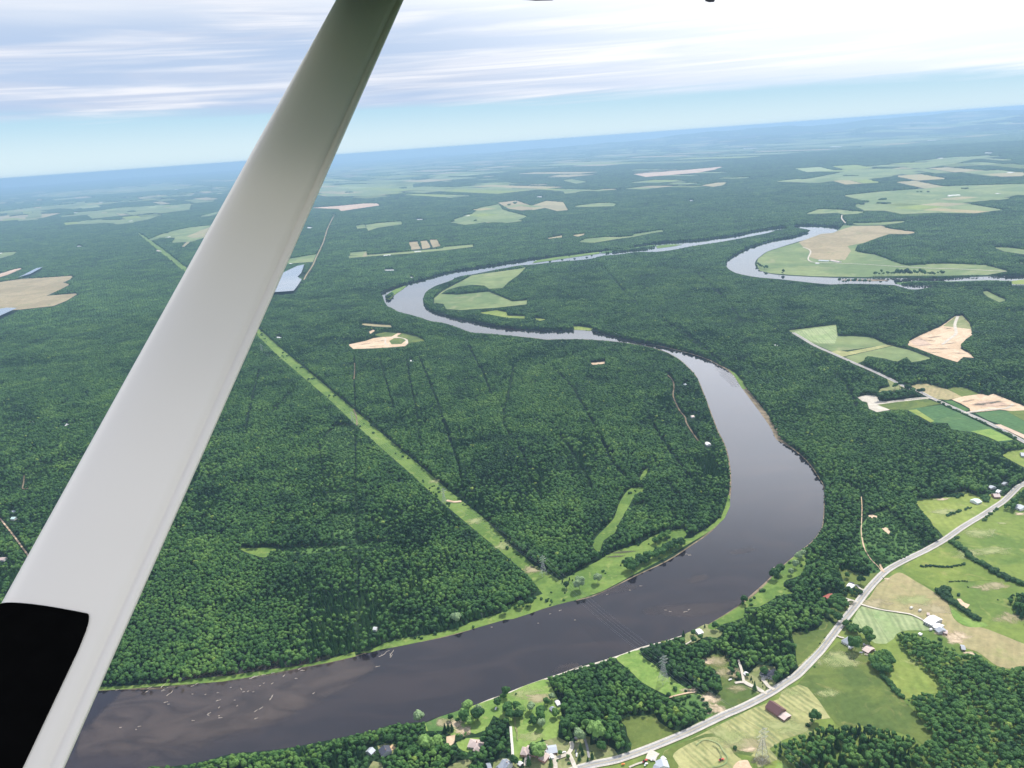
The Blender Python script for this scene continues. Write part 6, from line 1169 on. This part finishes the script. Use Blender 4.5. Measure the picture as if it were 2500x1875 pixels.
hedge('T3', [(735, 1015), (780, 1065), (830, 1120), (875, 1165)], 18, 3.6, 'shrub in the line joining the round copse to the big wood', 'shrub line from the round copse', 4)
hedge('M6', [(740, 735), (800, 700), (870, 690)], 9, 3.2, 'dark bush of the lower clump on the bright roadside field', 'bush clumps on the roadside field', 8)
hedge('M6', [(900, 670), (950, 655)], 4, 2.8, 'dark bush of the middle clump on the roadside field', 'bush clumps on the roadside field', 6); hedge('M6', [(1030, 630), (1090, 605), (1140, 595)], 6, 2.2, 'dark bush of the upper clump on the roadside field', 'bush clumps on the roadside field', 6)
hedge('M6', [(690, 400), (800, 400), (880, 400), (980, 400), (920, 430)], 16, 4.0, 'shrub along the field edge left of the dark pond', 'shrubs left of the pond', 18)
hedge('M6', [(1290, 430), (1360, 440), (1420, 470), (1340, 500), (1400, 350)], 14, 4.2, 'shrub between the turquoise-roofed house and the red-roofed one', 'shrubs between the two houses', 18)
hedge('M6', [(800, 1160), (860, 1110), (920, 1080)], 8, 3.0, 'roadside shrub at the hedgerow end', 'roadside shrubs', 6); hedge('M6', [(1330, 810), (1400, 740), (1480, 670), (1560, 620)], 9, 3.2, 'roadside shrub below the dark trees', 'roadside shrubs upper', 8)
hedge('M7', [(1060, 345), (1180, 410), (1300, 460), (1400, 510), (1520, 565), (1640, 615), (1720, 660)], 26, 3.4, 'roadside bush along the upper right road beside the crop field', 'bushes along the upper right road', 5)
hedge('M7', [(1840, 715), (1940, 760), (2080, 840)], 18, 4.2, 'roadside bush along the lower part of the upper right road', 'lower bushes along the upper right road', 5)
hedge('M7', [(240, 320), (400, 300), (560, 290), (700, 260), (830, 250), (600, 190), (450, 180)], 26, 7, 'tree in the strip above the pale sandy yard', 'trees above the sandy yard', 14, 'far')
hedge('T5', [(770, 745), (900, 742), (1000, 745), (1100, 742), (1200, 745), (1330, 742)], 28, 9, 'tree on the far bank below the river farm fields', 'trees below the river farm fields', 4, 'far')
hedge('T5', [(30, 735), (45, 725)], 3, 7, 'tree at the tip of the river loop field', 'trees at the river loop tip', 3, 'far'); hedge('T6', [(1825, 665), (1850, 680), (1900, 700)], 6, 8, 'tree on the inner point of the far river loop', 'trees on the inner loop point', 6, 'far')
hedge('T5', [(490, 805), (560, 808), (640, 808), (700, 808), (740, 805)], 10, 8, 'tree standing in front of the pale sandbar arm', 'trees before the sandbar', 4, 'far')
hedge('T4', [(1050, 1180), (1150, 1200), (1220, 1215)], 8, 3.6, 'shrub at the upper left corner of the roadside field', 'shrubs at the field corner', 6)
fp = nat('T6', [(140, 600), (240, 590), (300, 600), (340, 580), (440, 570), (480, 600)])
for q in fp: lone('N', q, 9, 'far', 'tree standing on the narrow grassy river island', 'trees on the narrow island')
for c in ((910, 425), (2360, 700), (1430, 1010), (1985, 540)):
    lone('M4', c, 1.3, 'bush', 'tiny dark bush on open grass by the curved road', 'tiny bushes on the grass')
# fence posts along the field line
# ------------------------------------------------------------------ aircraft: strut, wing, brackets
def c2w(v): return Vector((CAM + RM @ np.array(v)).tolist())
M['white_paint'] = plain('white aircraft paint', (.88, .81, .70), .38, .06, 1.6); M['black_paint'] = plain('matt black anti-slip paint', (.004, .004, .004), .95, .3, 40, 0, .0); M['fair'] = plain('dark bracket', (.02, .02, .03), .5, .05)
def px3(x, y, d): return np.array([(x - 1250) / F * d, (937.5 - y) / F * d, -d])
dA, dB = 2.30, .88; yA, yB = -75.0, 2010.0
def dep(y): return 1880 * .165 / ((162 + .1105 * y) * .89)
A0, A1 = px3(823 - .553 * yA, yA, dep(yA)), px3(985 - .4425 * yA, yA, dep(yA)); B0, B1 = px3(823 - .553 * yB, yB, dep(yB)), px3(985 - .4425 * yB, yB, dep(yB))
mid = (A0 + A1 + B0 + B1) / 4; axis = (B0 + B1) / 2 - (A0 + A1) / 2; axis /= np.linalg.norm(axis)
PROF = [(0, 0), (.004, .022), (.015, .043), (.035, .064), (.07, .090), (.12, .114), (.19, .134), (.28, .146), (.38, .148), (.5, .138), (.62, .118), (.74, .090), (.84, .062), (.895, .047), (.905, .028), (.925, .022), (.935, .030), (.975, .028), (.995, .018), (1.0, 0)]
def strut_pt(u, t, s):
    L = A0 + (B0 - A0) * s; R = A1 + (B1 - A1) * s; c = R - L; cl = np.linalg.norm(c); nn = np.cross(axis, c / cl)
    if nn[2] < 0: nn = -nn
    return L + c * u + nn * t * cl
aircraft = empty('aircraft', c2w((B0 + B1) / 2)); tag(aircraft, 'white high-wing light aircraft, its wing strut crossing the view', 'aircraft')
inv = Matrix.Translation(-aircraft.location)
loop = PROF + [(u, -t) for u, t in PROF[-2:0:-1]]; ns = 24; vs = []; fs = []
for i in range(ns + 1):
    for u, t in loop: vs.append(inv @ c2w(strut_pt(u, t, i / ns)))
k = len(loop)
for i in range(ns):
    for j in range(k): fs.append((i * k + j, i * k + (j + 1) % k, (i + 1) * k + (j + 1) % k, (i + 1) * k + j))
strut = mesh_obj('wing_strut', vs, fs, M['white_paint'], aircraft, smooth_=True)
def s_of_y(y, u):
    lo, hi = 0., 1.
    for _ in range(40):
        m_ = (lo + hi) / 2; p = strut_pt(u, .1, m_); yy_ = 937.5 - p[1] / -p[2] * F
        if yy_ < y: lo = m_
        else: hi = m_
    return lo
def prof_t(u): return float(np.interp(u, [p[0] for p in PROF], [p[1] for p in PROF]))
sTop = s_of_y(1500, .60); vs = []; fs = []; us = list(np.concatenate([[.004, .015, .035], np.linspace(.07, .68, 14), np.linspace(.70, .78, 11)])); nrow = 26
for i in range(nrow + 1):
    f = i / nrow
    for u in us:
        cr = .05; st = sTop - .008 * (1 - u / .78)
        if u > .78 - cr:
            q = (u - (.78 - cr)) / cr; st += .022 * (1 - math.sqrt(max(0, 1 - q * q)))
        s_ = st + (1.0 - st) * f; vs.append(inv @ c2w(strut_pt(u, prof_t(u) + .008, s_)))
ku = len(us)
for i in range(nrow):
    for j in range(ku - 1): fs.append((i * ku + j, i * ku + j + 1, (i + 1) * ku + j + 1, (i + 1) * ku + j))
anti = mesh_obj('anti_slip_patch', vs, fs, M['black_paint'], strut, smooth_=True); anti['label'] = 'black anti-slip patch on the lower end of the strut'
sf = anti.modifiers.new('thickness', 'SOLIDIFY'); sf.thickness = .0012; sf.offset = 0
# wing above, seen edge-on just over the frame
TT = .5285
def wp(xr, d, up=0.0): return inv @ c2w(np.array([xr, TT * d + up, -d]))
vs = []; spans_ = [1.0, 1.6, 2.4, 3.4, 4.6, 5.4]; sec = [(-.55, .03), (-.50, .10), (-.2, .17), (.3, .17), (.7, .10), (1.02, .02), (1.0, 0), (.5, 0), (0, 0), (-.45, 0)]
for d in spans_:
    for cx, up in sec: vs.append(wp(-.38 + cx * (1.0 if d < 5 else .8) + .18 * d * .12, d, up))
k = len(sec); fs = [(i * k + j, i * k + (j + 1) % k, (i + 1) * k + (j + 1) % k, (i + 1) * k + j) for i in range(len(spans_) - 1) for j in range(k)] + [tuple(range(k)), tuple(range((len(spans_) - 1) * k, len(spans_) * k))[::-1]]
mesh_obj('wing', vs, fs, M['white_paint'], aircraft)
def bracket(x0, x1, yb, d, ln):
    m = MB(); xa, xb = (x0 - 1250) / F * d, (x1 - 1250) / F * d; yl = (937.5 - yb) / F * d; yh = TT * d + .01
    P = [(xa, yh), (xa + (xb - xa) * .12, yl + .004), (xa + (xb - xa) * .5, yl), (xb - (xb - xa) * .08, yl + .001), (xb, yl + .006), (xb + .01, yh)]
    vs = [inv @ c2w(np.array([x, y + (dd_ - d) * .5, -dd_])) for dd_ in (d, d + ln) for x, y in P]; n_ = len(P); m.add(vs, [tuple(range(n_)), tuple(range(n_, 2 * n_))[::-1]] + [(i, (i + 1) % n_, n_ + (i + 1) % n_, n_ + i) for i in range(n_)]); m.obj('flap_bracket', M['fair'], aircraft)
bracket(1258, 1356, 1.8, 2.6, .02); bracket(1722, 1745, 5.5, 3.0, .02)
# ------------------------------------------------------------------ haze
hm = bpy.data.materials.new('haze'); hm.use_nodes = True; hm.node_tree.nodes.clear(); t = NT(hm.node_tree)
pv = t.new('ShaderNodeVolumePrincipled'); pv.inputs['Color'].default_value = (.35, .54, .79, 1); pv.inputs['Density'].default_value = 4.9e-5; pv.inputs['Anisotropy'].default_value = 0.25
ou = t.new('ShaderNodeOutputMaterial'); t.link(pv.outputs[0], ou.inputs['Volume'])
hz = MB(); hz.box(-76000, 76000, -76000, 76000, -3, 716); o = hz.obj('haze', hm); tag(o, kind='stuff')
